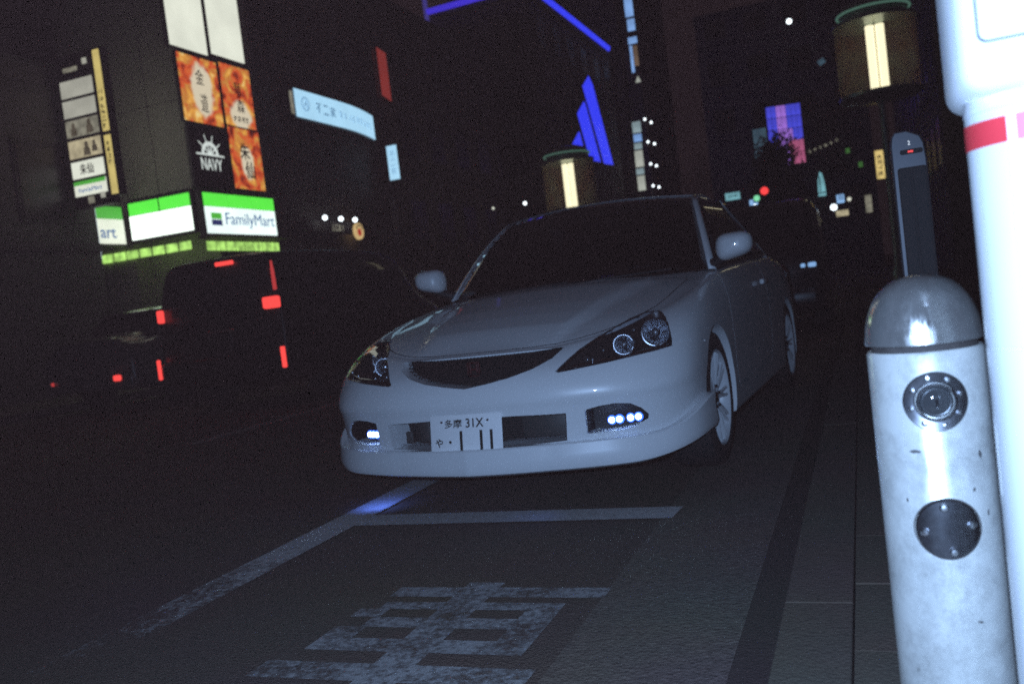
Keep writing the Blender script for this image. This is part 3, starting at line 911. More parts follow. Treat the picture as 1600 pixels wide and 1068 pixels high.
m = MB(); m.lathe([(.001, .017), (.010, .0165), (.018, .014), (.024, .010), (.0255, .004), (.001, .004)], M1, 36); m.build("lamp_lens", "lamp_glass", lm, True, 60)
m = MB(); m.add([M1 @ p for p in rbox((0, 0, .0165), (.004, .016, .003), .001, 1)[0]], rbox((0, 0, .0165), (.004, .016, .003), .001, 1)[1]); m.build("filament", "chrome", lm)
for k in range(8):
    a = 2 * math.pi * k / 8 + .25; c = Vector((.0385 * math.cos(a), .0385 * math.sin(a), .006))
    m = MB(); m.lathe([(.001, .0065), (.0032, .006), (.0045, .003), (.0045, 0), (.001, 0)], M1 @ Matrix.Translation(c), 10); m.build("bolt", "satin_chrome", lm, True)
m = MB(); m.lathe([(.001, -.02), (.0495, -.02), (.0495, .0045), (.001, .0045)], M2, 48); m.build("cover_gasket", "dark_filler", bo, True, 40)
cv = MB(); cv.lathe([(.001, -.01), (.047, -.01), (.047, .0065), (.0455, .008), (.040, .008), (.034, .008), (.028, .008), (.022, .008), (.016, .008), (.010, .008), (.005, .008), (.001, .008)], M2, 64); cv = cv.build("round_cover", "dark_steel", bo, True, 30)
for k in range(4):
    a = math.pi / 2 * k + .12; c = Vector((.0355 * math.cos(a), .0355 * math.sin(a), .008))
    m = MB(); m.lathe([(.001, .006), (.0045, .0055), (.0065, .0025), (.007, 0), (.001, 0)], M2 @ Matrix.Translation(c), 12); m.build("bolt", "satin_chrome", cv, True)
for k, (ang, z, w, h) in enumerate(((-24, .562, .009, .0035), (-37, .482, .0025, .004), (40, .55, .004, .007), (44, .455, .0025, .007), (22, .285, .006, .002), (29, .495, .003, .004))):
    rnd_ = random.Random(k); P = [(w * rnd_.uniform(.6, 1.1) * math.cos(2 * math.pi * i / 9), h * rnd_.uniform(.5, 1.2) * math.sin(2 * math.pi * i / 9)) for i in range(9)]
    a0 = math.atan2(fwd.x, -fwd.y) + R(ang); m = MB()
    m.add([((BR + .0004) * math.sin(a0 + a / BR), -(BR + .0004) * math.cos(a0 + a / BR), z - .08 + b) for a, b in P], [tuple(range(9))]); m.build("chip", "chip", bo)
hor = Vector((0, 0, 1)).cross(fwd)
for o in bo.children_recursive:
    if o.name.split(".")[0] in ("lamp_gasket", "lamp_ring", "cover_gasket", "round_cover", "bolt"):
        for v in o.data.vertices:
            tt = v.co.dot(hor); v.co -= fwd * (BR - math.sqrt(max(0, BR * BR - tt * tt)))
tag(bo, "scuffed stainless steel bollard with domed top and two round covers", "bollard")

# ================================================================== parking meters
MAT["meter_white"] = plain("meter_white", (.88, .88, .87), .4, vary=.03, coat=.3)
MAT["tape_red"] = plain("red_tape", (.86, .055, .07), .45, vary=.08, scale=30)
MAT["tape_pink"] = plain("faded_pink_tape", (.86, .24, .34), .5, vary=.08, scale=30)
MAT["meter_grey"] = plain("meter_grey", (.13, .135, .15), .4, metal=.25, vary=.05)
MAT["red_led"] = glow("red_display", (1.0, .06, .05), .9)
MAT["white_number"] = glow("white_mark", (.8, .9, 1.0), .9)  # the number on the meter is given its own glow

PXm, PYm = .246, 1.385
pm = empty("parking_meter", (PXm, PYm, .08))
pr = .0975
m = MB(); m.lathe([(.001, 0), (pr, 0), (pr, .655), (pr - .0015, .656), (pr - .0015, .658), (pr, .659), (pr, .962), (.001, .962)], None, 72); m.build("post", "meter_white", pm, True, 40)
m = MB(); m.lathe([(.001, .958), (pr - .004, .958), (pr + .001, .966), (pr - .001, .985), (.001, .985)], None, 72); m.build("collar", "meter_white", pm, True, 30)
def tape(name, a0, a1, z0, z1, mat):
    m = MB(); n = 14; P = []
    for i in range(n + 1):
        a = R(a0 + (a1 - a0) * i / n); P.append([((pr + .0012) * math.sin(a), -(pr + .0012) * math.cos(a), z) for z in (z0, z1)])
    m.grid(P); return m.build(name, mat, pm, True)
tape("red_tape", -125, -37, .920, .953, "tape_red"); tape("pink_tape", -30, 62, .920, .953, "tape_pink")
hx = .035
def rrect(w, h, r, n=6):
    """rounded rectangle outline, centred"""
    out = []
    for cx_, cy_, a0 in ((w / 2 - r, h / 2 - r, 0), (-w / 2 + r, h / 2 - r, 90), (-w / 2 + r, -h / 2 + r, 180), (w / 2 - r, -h / 2 + r, 270)):
        for k in range(n + 1):
            a = R(a0 + 90 * k / n); out.append((cx_ + r * math.cos(a), cy_ + r * math.sin(a)))
    return out
def slab(poly, c, y0, y1, bev=.006):
    """outline in x, z made into a plate between y0 (front) and y1 with a softened front edge"""
    m = MB(); n = len(poly); q = inset(poly, bev)
    rings = [[(c[0] + a, y0, c[1] + b) for a, b in q], [(c[0] + a, y0 + bev, c[1] + b) for a, b in poly], [(c[0] + a, y1, c[1] + b) for a, b in poly]]
    m.add(sum(rings, []), [(r * n + i, r * n + (i + 1) % n, (r + 1) * n + (i + 1) % n, (r + 1) * n + i) for r in (0, 1) for i in range(n)] + [tuple(range(n)), tuple(2 * n + i for i in range(n))])
    return m
slab(rrect(.285, .56, .030), (hx, 1.262), -.100, .11, .012).build("head", "meter_white", pm, True, 50)
slab(rrect(.241, .44, .012), (hx, 1.262), -.1015, -.095, .001).build("panel_gap", "dark_filler", pm, True, 50)
slab(rrect(.237, .436, .011), (hx, 1.262), -.1045, -.095, .002).build("front_panel", "meter_white", pm, True, 50)
tag(pm, "white parking meter with red and pink tape on its post, right in front", "parking meter")

p2 = empty("parking_meter", (.249, 4.60, .08))
m = slab([(-.072, .60), (.072, .60), (.072, 1.20), (.066, 1.27), (.052, 1.305), (.0, 1.333), (-.052, 1.332), (-.066, 1.31), (-.072, 1.27)], (0, 0), -.09, .09, .006); m.build("body", "meter_grey", p2, True, 40)
slab(rrect(.095, .022, .009), (.012, 1.238), -.0925, -.085, .001).build("display", "black_plastic", p2, True)
m = MB(); m.add(*rbox((.008, -.0935, 1.238), (.022, .002, .009), .0006, 1)); m.build("red_digits", "red_led", p2)
text("number", "2", frame((.005, -.0915, 1.277), (1, 0, 0), (0, -1, 0)), .010, .018, "white_number", p2, .001)
slab(rrect(.122, .50, .012), (.008, .920), -.0915, -.085, .001).build("panel_recess", "black_plastic", p2, True)
for x in (-.024, .036): slab(rrect(.056 if x > 0 else .050, .48, .012), (x, .925), -.0925, -.085, .002).build("dark_panel", "black_plastic", p2, True)
m = MB(); m.lathe([(.001, 0), (.05, 0), (.05, .60), (.001, .60)], None, 32); m.build("post", "meter_grey", p2, True, 40)
tag(p2, "grey parking meter with small red display, standing behind the steel bollard", "parking meter")
# ================================================================== buildings
MAT["wall_tile"] = plain("grey_wall_tile", (.34, .32, .27), .6, vary=.12, scale=1.5)
MAT["wall_dark"] = plain("dark_wall", (.11, .10, .095), .75, vary=.12, scale=.8)
MAT["wall_brown"] = plain("brown_wall", (.12, .105, .095), .75, vary=.12, scale=.8)
MAT["frame_dark"] = plain("dark_frame", (.025, .025, .027), .5)
MAT["concrete"] = plain("concrete", (.08, .075, .07), .8, vary=.15, bump=.2)

PANE = {}
def pane_mesh(w, h, key):
    if (w, h, key) not in PANE:
        m = MB(); m.add(*rbox((0, 0, 0), (w, h, .05), .012, 1)); o = m.build("window", key, None); PANE[(w, h, key)] = o.data; bpy.data.objects.remove(o)
    return PANE[(w, h, key)]

def building(name, label, x0, x1, y0, y1, h, wall, faces, floors, z0=3.6, dz=3.2, ww=1.3, wh=1.5, gap=.9, skip=()):
    """a block with a ledge at each storey, a parapet and separate windows on the faces named"""
    b = empty(name, ((x0 + x1) / 2, (y0 + y1) / 2, 0)); c = Vector(b.location)
    def part(nm, mb, mt): return mb.build(nm, mt, b)
    m = MB(); m.box((0, 0, h / 2), (x1 - x0, y1 - y0, h)); part("wall", m, wall)
    m = MB(); m.box((0, 0, h + .25), (x1 - x0 + .16, y1 - y0 + .16, .5)); part("parapet", m, "concrete")
    for k in range(floors):
        z = z0 - .55 + k * dz
        m = MB(); m.box((0, 0, z), (x1 - x0 + .10, y1 - y0 + .10, .16)); part("ledge", m, "concrete")
    me = pane_mesh(ww, wh, "window_glass"); mf = pane_mesh(ww + .14, wh + .14, "frame_dark")
    for f in faces:
        L = (y1 - y0) if f in "EW" else (x1 - x0)
        n = max(1, int((L - .6) / (ww + gap))); st = L / n
        for k in range(floors):
            for i in range(n):
                a = -L / 2 + st * (i + .5); z = z0 + k * dz + wh / 2
                if (f, k, i) in skip or (f, k, "all") in skip: continue
                if f == "E": M = frame(((x1 - x0) / 2 + .004, a, z), (0, 1, 0), (1, 0, 0))
                elif f == "W": M = frame((-(x1 - x0) / 2 - .004, a, z), (0, -1, 0), (-1, 0, 0))
                else: M = frame((a, -(y1 - y0) / 2 - .004, z), (1, 0, 0), (0, -1, 0))
                fr = bpy.data.objects.new("window", mf); COL.objects.link(fr); fr.parent = b; fr.matrix_local = M
                q = bpy.data.objects.new("pane", me); COL.objects.link(q); q.parent = fr; q.location = (0, 0, .02)
    tag(b, label, "building")
    return b

E_ = lambda x, y, z: frame((x, y, z), (0, 1, 0), (1, 0, 0))        # on a wall along the street, left side
S_ = lambda x, y, z: frame((x, y, z), (1, 0, 0), (0, -1, 0))       # facing down the street towards the photographer

def board(parent, name, M, w, h, mat, depth=.12, z=0.0):
    m = MB(); v, f = rbox((0, 0, z - depth / 2), (w, h, depth), min(.012, depth * .3), 1); m.add([M @ p for p in v], f)
    return m.build(name, mat, parent)

def sign(name, label, M, w, h, face, depth=.16, rim=.05, casing="frame_dark", cat="sign", group=None):
    t = empty(name, M.translation); t.matrix_world = M
    bpy.context.view_layer.update()
    I = Matrix()
    board(t, "casing", I, w + 2 * rim, h + 2 * rim, casing, depth, 0)
    fc = board(t, "face", I, w, h, face, .02, .018) if face else None
    tag(t, label, cat, group)
    return t, fc
def marks(parent, M, w, h, n, mat, seed, vertical=False):
    """a line of small strokes: writing too blurred to read"""
    rnd = random.Random(seed); m = MB()
    for i in range(n):
        cx, cy = ((-w / 2 + w * (i + .5) / n, 0) if not vertical else (0, h / 2 - h * (i + .5) / n)); cw, ch = (w / n * .8, h) if not vertical else (w, h / n * .8)
        for k in range(4):
            if rnd.random() < .5: d = (cw * rnd.uniform(.5, 1), ch * rnd.uniform(.10, .18))
            else: d = (cw * rnd.uniform(.12, .2), ch * rnd.uniform(.4, 1))
            v, f = rbox((cx + rnd.uniform(-.5, .5) * (cw - d[0]), cy + rnd.uniform(-.5, .5) * (ch - d[1]), .002 + .0008 * k), (d[0], d[1], .003), .0008, 1)
            m.add([M @ p for p in v], f)
    o = m.build("lettering", mat, parent); o["kind"] = "stuff"; return o
FZ = .0185
def F2(x, y, z=FZ): M = Matrix.Translation((x, y, z)); return M

# ------------------------------------------------------------------ sign materials
MAT["sign_white"] = glow("sign_white", srgb(236, 255, 250), 1.15, .10, 1.2, lamp=True)
MAT["sign_white_hot"] = glow("sign_white_hot", (1.0, 1.15, 1.02), 1.5, .06, 1.0, lamp=True)
MAT["sign_green"] = glow("sign_green", srgb(92, 240, 70), 1.0, .06, 1.0, lamp=True)
MAT["sign_green_dim"] = glow("sign_green_dim", srgb(75, 165, 60), 1.0, .10, 1.0)
MAT["sign_pale"] = glow("sign_pale", srgb(224, 228, 212), 1.0, .10, 1.0, lamp=True)
MAT["sign_blue_ink"] = glow("sign_blue_ink", srgb(70, 110, 165), .8)
MAT["logo_green"] = glow("logo_green", srgb(80, 185, 60), .9)
MAT["logo_navy"] = glow("logo_navy", srgb(40, 50, 105), .8)
MAT["sign_grey"] = glow("sign_grey", srgb(160, 160, 148), 1.0, .15, 2, lamp=True)
MAT["sign_beige"] = glow("sign_beige", srgb(170, 160, 130), 1.0, .3, 5)
MAT["sign_dull"] = glow("sign_dull", srgb(120, 118, 104), 1.0, .45, 6)
MAT["strip_yellow"] = glow("strip_yellow", srgb(196, 178, 108), 1.0, .15, 3, lamp=True)
MAT["strip_white"] = glow("strip_white", srgb(205, 220, 235), 1.0, .08, 3)
MAT["ink_dark"] = plain("dark_ink", (.02, .018, .016), .6)
MAT["ink_brown"] = plain("brown_ink", (.10, .075, .045), .6)
MAT["navy_face"] = plain("navy_poster", (.012, .012, .016), .4)
MAT["navy_mark"] = glow("navy_mark", srgb(215, 225, 220), .9)
MAT["blue_face"] = glow("pale_blue_face", srgb(170, 218, 246), 1.0, .06, .8, lamp=True)
MAT["blue_face_ink"] = glow("pale_blue_ink", srgb(118, 160, 192), 1.0)
MAT["blue_face_dark"] = glow("pale_blue_dark_ink", srgb(70, 110, 140), 1.0)
MAT["red_banner"] = glow("red_banner", srgb(120, 42, 38), 1.0, .15, .7)
MAT["neon_blue"] = glow("neon_blue", srgb(50, 62, 250), 1.0, lamp=True)
MAT["neon_violet"] = glow("neon_violet", srgb(58, 44, 200), 1.0, .12, .4)
MAT["neon_faint"] = glow("neon_faint", srgb(62, 56, 135), .8, .4, .5)
MAT["shop_lit"] = glow("lit_shop_pane", srgb(150, 196, 96), 1.3, .5, 5, lamp=True)
MAT["tube"] = glow("fluorescent_tube", (1.0, .95, .70), 1.6, lamp=True)
MAT["lamp_white"] = glow("white_lamp", (.85, .95, 1.0), 3.0)
MAT["tail_red"] = glow("tail_lamp_red", (1.0, .07, .06), 1.15)
MAT["tail_dim"] = glow("tail_lamp_dim", (.42, .035, .035), 1.0)
MAT["sig_red"] = glow("signal_red", (1.0, .06, .06), 1.2)
MAT["sig_green"] = glow("signal_green", (.30, 1.0, .55), .8)
MAT["scr_blue"] = glow("screen_blue", srgb(66, 70, 205), 1.0, .2, .9)
MAT["scr_pink"] = glow("screen_pink", srgb(150, 105, 205), 1.0, .2, .9)
MAT["scr_red"] = glow("screen_red", srgb(165, 85, 120), 1.0, .15, .9)
MAT["scr_teal"] = glow("screen_teal", srgb(60, 85, 100), .8, .5, .7)
MAT["sign_teal"] = glow("sign_teal", srgb(110, 165, 175), 1.0, .3, 1.2)
MAT["sign_warm"] = glow("sign_warm", srgb(215, 190, 120), 1.0, .35, 3)
MAT["sign_cool"] = glow("sign_cool", srgb(140, 185, 235), 1.0, .2, 2)
MAT["tower_blue"] = glow("tower_blue", srgb(120, 160, 215), 1.0, .25, .8)
MAT["tower_grey"] = glow("tower_grey", srgb(130, 150, 155), 1.0, .3, .8)
MAT["tower_pale"] = glow("tower_pale", srgb(165, 170, 160), 1.0, .2, .8)
MAT["tower_rust"] = glow("tower_rust", srgb(95, 78, 62), 1.0, .3, .8)

def flame_print(name, seed, pale):
    """printed photo of food and fire behind a back-lit poster"""
    m, nt, b = new_mat(name)
    n, l = nt.nodes, nt.links
    tc = n.new("ShaderNodeTexCoord"); mp = n.new("ShaderNodeMapping"); mp.inputs["Location"].default_value = (seed, seed * 1.7, 0)
    l.new(tc.outputs["Object"], mp.inputs["Vector"])
    no = n.new("ShaderNodeTexNoise"); no.inputs["Scale"].default_value = 2.7; no.inputs["Detail"].default_value = 3.2; no.inputs["Distortion"].default_value = .5
    l.new(mp.outputs[0], no.inputs["Vector"])
    r = n.new("ShaderNodeValToRGB"); e = r.color_ramp.elements
    e[0].position = .30; e[0].color = c4(srgb(70, 18, 12)); e[1].position = .72; e[1].color = c4(srgb(248, 222, 150))
    for p, c in ((.40, (170, 60, 30)), (.47, (225, 95, 45)), (.54, (200, 130, 60)), (.61, (240, 170, 70))):
        q = r.color_ramp.elements.new(p); q.color = c4(srgb(*c))
    l.new(no.outputs["Fac"], r.inputs["Fac"])
    gr = n.new("ShaderNodeTexGradient"); gr.gradient_type = "SPHERICAL"
    mp2 = n.new("ShaderNodeMapping"); mp2.inputs["Location"].default_value = pale[0]; mp2.inputs["Scale"].default_value = pale[1]
    l.new(tc.outputs["Object"], mp2.inputs["Vector"])
    n3 = n.new("ShaderNodeTexNoise"); n3.inputs["Scale"].default_value = 4; l.new(tc.outputs["Object"], n3.inputs["Vector"])
    va = n.new("ShaderNodeVectorMath"); va.operation = "MULTIPLY_ADD"; va.inputs[1].default_value = (.5, .5, .5)
    l.new(n3.outputs["Color"], va.inputs[0]); l.new(mp2.outputs[0], va.inputs[2]); l.new(va.outputs[0], gr.inputs["Vector"])
    st = n.new("ShaderNodeMapRange"); st.inputs["From Min"].default_value = .10; st.inputs["From Max"].default_value = .28
    l.new(gr.outputs["Fac"], st.inputs["Value"])
    mx = n.new("ShaderNodeMix"); mx.data_type = "RGBA"; mx.inputs[7].default_value = c4(srgb(226, 214, 186))
    l.new(st.outputs[0], mx.inputs[0]); l.new(r.outputs["Color"], mx.inputs[6])
    b.inputs["Base Color"].default_value = (.2, .1, .05, 1)
    l.new(mx.outputs[2], b.inputs["Emission Color"]); b.inputs["Emission Strength"].default_value = .85
    return m
MAT["flame_a"] = flame_print("flame_poster_a", 3.1, ((-.35, -.25, 0), (2.1, 1.3, 1)))
MAT["flame_b"] = flame_print("flame_poster_b", 7.7, ((-.30, .75, 0), (1.9, 2.2, 1)))
MAT["flame_c"] = flame_print("flame_poster_c", 12.4, ((-.25, -.1, 0), (3.2, 1.9, 1)))

# ------------------------------------------------------------------ left side of the street
building("office_building", "dark building left of the convenience store, behind the stacked sign tower", -24, -15.12, 1.0, 15.22, 15, "wall_dark", "E", 4)
st_b = empty("store_building", (-18, 17.5, 0))
m = MB(); m.box((.185, .88, 6.3), (8.37, 2.13, 12.6)); m.build("wall", "wall_tile", st_b)            # corner block, x -22..-13.63, y 17.3..
m = MB(); m.box((-.83, -.46, 6.3), (6.34, .55, 12.6)); m.build("wall", "wall_tile", st_b)
m = MB(); m.box((-1.83, -1.48, 6.3), (4.34, 1.48, 12.6)); m.build("wall", "wall_dark", st_b)          # set-back part, face x -15.66
m = MB(); m.box((0, .2, 12.8), (8.6, 4.4, .4)); m.build("parapet", "concrete", st_b)
# tile panels of the side wall above the fascia
for i, (xa, xb) in enumerate(((-15.6, -14.70), (-14.68, -13.70))):
    for k in range(3):
        m = MB(); m.add(*rbox(((xa + xb) / 2 + 18, 16.765 - 17.5, 5.22 + k * 2.0), (xb - xa, .05, 1.985), .008, 1)); m.build("panel", "wall_tile", st_b)
# shop front: a row of lit upper lights over dark doors
m = MB(); m.box((4.36, .88, 1.5), (.04, 2.13, 3.0)); m.build("shop_front", "frame_dark", st_b)
for k in range(8):
    m = MB(); m.add(*rbox((4.40, -.55 + k * .345, 2.90), (.03, .30, .21), .006, 1)); m.build("pane", "shop_lit", st_b)
for k in range(7):
    m = MB(); m.add(*rbox((1.55 + k * .385, -.775, 2.97), (.33, .03, .19), .006, 1)); m.build("pane", "shop_lit", st_b)
for k in range(4):
    m = MB(); m.add(*rbox((4.39, -.3 + k * .62, 1.35), (.03, .56, 2.5), .01, 1)); m.build("door_pane", "window_glass", st_b)
m = MB(); m.box((4.6, .6, 3.085), (.5, 3.0, .05)); m.build("canopy", "concrete", st_b)
tag(st_b, "convenience store building with lit green and white fascia at the street corner", "building")

# fascia along the street
t, _ = sign("store_sign", "lit green and white store sign with blue lettering and square logo, facing the street", E_(-13.50, 18.06, 3.63), 2.62, .92, None, .16)
board(t, "green_panel", Matrix(), .86, .30, "sign_green", .02, .018).location = (-.88, .31, 0)
board(t, "green_panel", Matrix(), .86, .30, "sign_green", .02, .018).location = (0, .31, 0)
board(t, "green_panel", Matrix(), .86, .30, "sign_green", .02, .018).location = (.88, .31, 0)
board(t, "white_panel", Matrix(), 2.62, .61, "sign_white", .02, .018).location = (0, -.155, 0)
board(t, "logo", F2(-.95, -.06), .36, .14, "logo_green", .006, .006); board(t, "logo", F2(-.95, -.21), .36, .13, "logo_navy", .006, .006)
text("lettering", "FamilyMart", F2(.30, -.15), 1.86, .36, "sign_blue_ink", t, .006, .0)
# two blank glowing panels round the corner
t, _ = sign("store_sign", "blank overexposed green and white sign panels round the corner of the store", S_(-14.70, 16.70, 3.70), 1.80, .86, None, .14)
for x in (-.45, .45):
    board(t, "green_panel", Matrix(), .86, .28, "sign_green", .02, .018).location = (x, .29, 0)
    board(t, "white_panel", Matrix(), .88, .55, "sign_white_hot", .02, .018).location = (x, -.14, 0)
t, _ = sign("store_sign", "short end of a store sign reading art, left of the blank panels", E_(-15.58, 16.06, 3.62), .80, .85, None, .12)
board(t, "green_panel", Matrix(), .78, .28, "sign_green_dim", .02, .018).location = (0, .285, 0)
board(t, "white_panel", Matrix(), .80, .56, "sign_pale", .02, .018).location = (0, -.14, 0)
text("lettering", "art", F2(-.10, -.18), .46, .22, "sign_blue_ink", t, .006, .008)
t, _ = sign("light_strip", "upright white light strip at the left end of the store signs", E_(-15.36, 15.36, 3.41), .20, 1.20, "strip_white", .10, .02)

# posters over the fascia: two columns
YL, YR, XF = 17.26, 18.56, -13.52
t, _ = sign("blank_lightbox", "tall white blank lightbox above the flame poster, left of two", E_(XF, 17.00, 8.62), 1.24, 2.64, "sign_pale", .12, .03)
t, _ = sign("blank_lightbox", "tall white blank lightbox above the red poster, right of two", E_(XF, 18.38, 8.22), 1.22, 1.68, "sign_pale", .12, .03)
t, _ = sign("flame_poster", "backlit orange flame poster with pale centre, below the left blank lightbox", E_(XF, 17.20, 6.43), 1.32, 1.50, "flame_a", .10, .03, cat="poster")
text("lettering", "金", F2(.0, .30), .28, .34, "ink_dark", t, .006); text("lettering", "道", F2(.06, -.28), .24, .42, "ink_dark", t, .006)
t, _ = sign("flame_poster", "backlit red and cream food poster, below the right blank lightbox", E_(XF, 18.54, 6.50), 1.12, 1.46, "flame_b", .10, .03, cat="poster")
text("lettering", "麺", F2(.0, .20), .24, .30, "ink_brown", t, .006); text("lettering", "森", F2(.05, -.22), .28, .32, "ink_dark", t, .006); marks(t, F2(0, -.55), .60, .16, 4, "ink_dark", 3)
t, _ = sign("ship_wheel_poster", "black poster with white half ship wheel over the word NAVY", E_(XF, 17.24, 4.86), 1.26, 1.36, "navy_face", .10, .03, cat="poster")
m = MB(); c0 = (-.02, .12)
def arc(mb, r0, r1, a0, a1, n=18):
    P = [[(c0[0] + r * math.cos(R(a0 + (a1 - a0) * i / n)), c0[1] + r * math.sin(R(a0 + (a1 - a0) * i / n)), FZ + .004) for r in (r0, r1)] for i in range(n + 1)]
    mb.grid(P)
arc(m, .20, .29, 0, 180); arc(m, .0, .07, 0, 180)
for a in (0, 36, 72, 108, 144, 180):
    d = Vector((math.cos(R(a)), math.sin(R(a)), 0)); s = Vector((-d.y, d.x, 0)); o = Vector((c0[0], c0[1], FZ + .005))
    w = .022; L = .46 if a not in (0, 180) else .30
    m.add([o + d * .05 - s * w, o + d * L - s * w * .5, o + d * L + s * w * .5, o + d * .05 + s * w], [(0, 1, 2, 3)])
m.add([(-.50, .085, FZ + .004), (.46, .085, FZ + .004), (.46, .125, FZ + .004), (-.50, .125, FZ + .004)], [(0, 1, 2, 3)])
m.build("ship_wheel", "navy_mark", t)
text("lettering", "NAVY", F2(-.01, -.11), .72, .27, "navy_mark", t, .005, .006)
t, _ = sign("flame_poster", "backlit orange poster with two black brush characters, beside the ship wheel poster", E_(XF, 18.57, 5.00), 1.16, 1.46, "flame_c", .10, .03, cat="poster")
text("lettering", "朱", F2(-.06, .18), .36, .40, "ink_dark", t, .006, .012); text("lettering", "仙", F2(.06, -.26), .36, .42, "ink_dark", t, .006, .012)

# sign tower projecting from the office building
tw = empty("sign_tower", (-14.42, 14.5, 5.35)); tw.matrix_world = S_(-14.42, 14.5, 5.35)
board(tw, "casing", Matrix(), .98, 3.1, "frame_dark", .26, 0)
rows = ((.86, .34, "sign_grey"), (.46, .34, "sign_grey"), (.06, .34, "sign_dull"), (-.36, .36, "sign_beige"), (-.78, .34, "sign_pale"), (-1.16, .30, "sign_pale"))
for i, (y, h, mt) in enumerate(rows): board(tw, "sign_row", Matrix(), .86, h, mt, .02, .018).location = (0, y, 0)
board(tw, "rear_face", Matrix(), .86, 2.4, "sign_pale", .02, -.262).location = (0, -.1, 0)  # unseen lit back, added to brighten the store's side wall
text("lettering", "朱仙", F2(-.02, -.78), .36, .22, "ink_dark", tw, .006, .01)
board(tw, "sign_row_stripe", F2(0, -1.05, FZ + .004), .84, .08, "sign_green_dim", .006, 0); text("lettering", "FamilyMart", F2(0, -1.21), .62, .11, "sign_blue_ink", tw, .006)
def figure(x, y, k, mt):
    P = [(-.09, -.15), (.10, -.15), (.09, -.02), (.05, .03), (.055, .10), (.0, .15), (-.05, .10), (-.04, .03), (-.08, -.01)]
    m = MB(); m.add([(x + a * k, y + b * k, FZ + .004) for a, b in P], [tuple(range(len(P)))]); m.build("print_figure", mt, tw)
MAT["print_shade"] = glow("print_shade", srgb(72, 66, 54), 1.0, .3, 8)
figure(-.22, .05, .9, "print_shade"); figure(.20, .06, 1.0, "print_shade"); figure(.05, -.37, 1.0, "print_shade"); figure(.26, -.35, .8, "print_shade")
board(tw, "small_plate", F2(-.10, 1.24), .38, .09, "sign_dull", .006, 0); board(tw, "small_plate", F2(.30, 1.34), .12, .12, "sign_grey", .006, 0)
board(tw, "small_plate", F2(-.02, -1.42), .16, .14, "sign_dull", .006, 0); board(tw, "small_plate", F2(.30, -1.36), .12, .12, "sign_grey", .006, 0)
tag(tw, "tall tower of stacked lit name boards left of the store", "sign")
sp = empty("strip_sign", (-13.76, 14.45, 5.4)); sp.matrix_world = S_(-13.76, 14.45, 5.4)
board(sp, "casing", Matrix(), .22, 2.96, "frame_dark", .2, 0); board(sp, "face", Matrix(), .17, 1.62, "strip_yellow", .02, .018).location = (0, .62, 0); board(sp, "face", Matrix(), .17, 1.18, "strip_yellow", .02, .018).location = (0, -.86, 0)
marks(sp, F2(0, .25), .10, .80, 6, "ink_brown", 5, True); marks(sp, F2(0, -.62), .08, .5, 4, "ink_brown", 6, True)
tag(sp, "narrow yellow upright sign on the right edge of the name-board tower", "sign")

building("bar_building", "dark building carrying the long pale blue sign, right of the poster wall", -24, -14.22, 19.7, 27.0, 14, "wall_brown", "E", 3, 8.4)
# long pale blue sign, its far end curving away
cb = empty("curved_sign", (-13.78, 21.4, 6.88))
def curve_pt(u, h, off):
    y = 4.95 * u; x = -.36 * max(0, (u - .45) / .55) ** 2
    return (x + off, y, h)
for nm, off, hh, mt in (("casing", -.05, .43, "frame_dark"), ("face", .0, .385, "blue_face")):
    P0 = [[curve_pt(i / 24, s * hh, off) for s in (-1, 1)] for i in range(25)]
    m = MB(); m.grid(P0)
    if nm == "casing":
        P1 = [[curve_pt(i / 24, s * hh, off - .2) for s in (-1, 1)] for i in range(25)]; n2 = 50
        m.v += [Vector(p) for r in P1 for p in r]
        for i in range(24):
            m.f += [[i * 2, (i + 1) * 2, n2 + (i + 1) * 2, n2 + i * 2], [i * 2 + 1, (i + 1) * 2 + 1, n2 + (i + 1) * 2 + 1, n2 + i * 2 + 1]]
    m.build(nm, mt, cb)
def on_curve(u, z):
    p = curve_pt(u, z, .006); q = curve_pt(u + .01, z, .006); d = Vector(q) - Vector(p)
    return frame(p, d, (d.y, -d.x, 0))
m = MB(); Mx = on_curve(.10, .02)
m.lathe([(.15, .002), (.20, .002), (.20, .006), (.15, .006)], Mx, 28, True); m.build("ring_logo", "blue_face_ink", cb)
m = MB(); m.add([Mx @ Vector(p) for p in ((-.10, -.12, .004), (.0, -.02, .004), (.13, -.13, .004), (.04, .12, .004), (-.03, .03, .004))], [(0, 1, 2, 3, 4)]); m.build("ring_logo", "blue_face_ink", cb)
for u, ch in ((.235, "不"), (.31, "二"), (.385, "家")): text("lettering", ch, on_curve(u, .0), .28, .28, "blue_face_dark", cb, .004, .008)
for i in range(9): marks(cb, on_curve(.47 + .056 * i, -.01), .20, .22, 1, "blue_face_ink", 20 + i)
tag(cb, "long pale blue lit sign whose right end curves away", "sign")
t, _ = sign("grille_sign", "narrow grey upright end plate beside the long pale blue sign", E_(-13.9, 21.45, 6.9), .20, .62, "sign_dull", .1, .02)
sv = empty("vertical_sign", (-13.43, 26.0, 5.62)); sv.matrix_world = S_(-13.43, 26.0, 5.62)
board(sv, "casing", Matrix(), .40, 1.12, "frame_dark", .2, 0); board(sv, "face", Matrix(), .36, 1.08, "blue_face", .02, .018)
for y, ch in ((.26, "不"), (0, "二"), (-.26, "家")): text("lettering", ch, F2(0, y), .20, .20, "blue_face_ink", sv, .004)
tag(sv, "small upright pale blue sign below the end of the long blue sign", "sign")
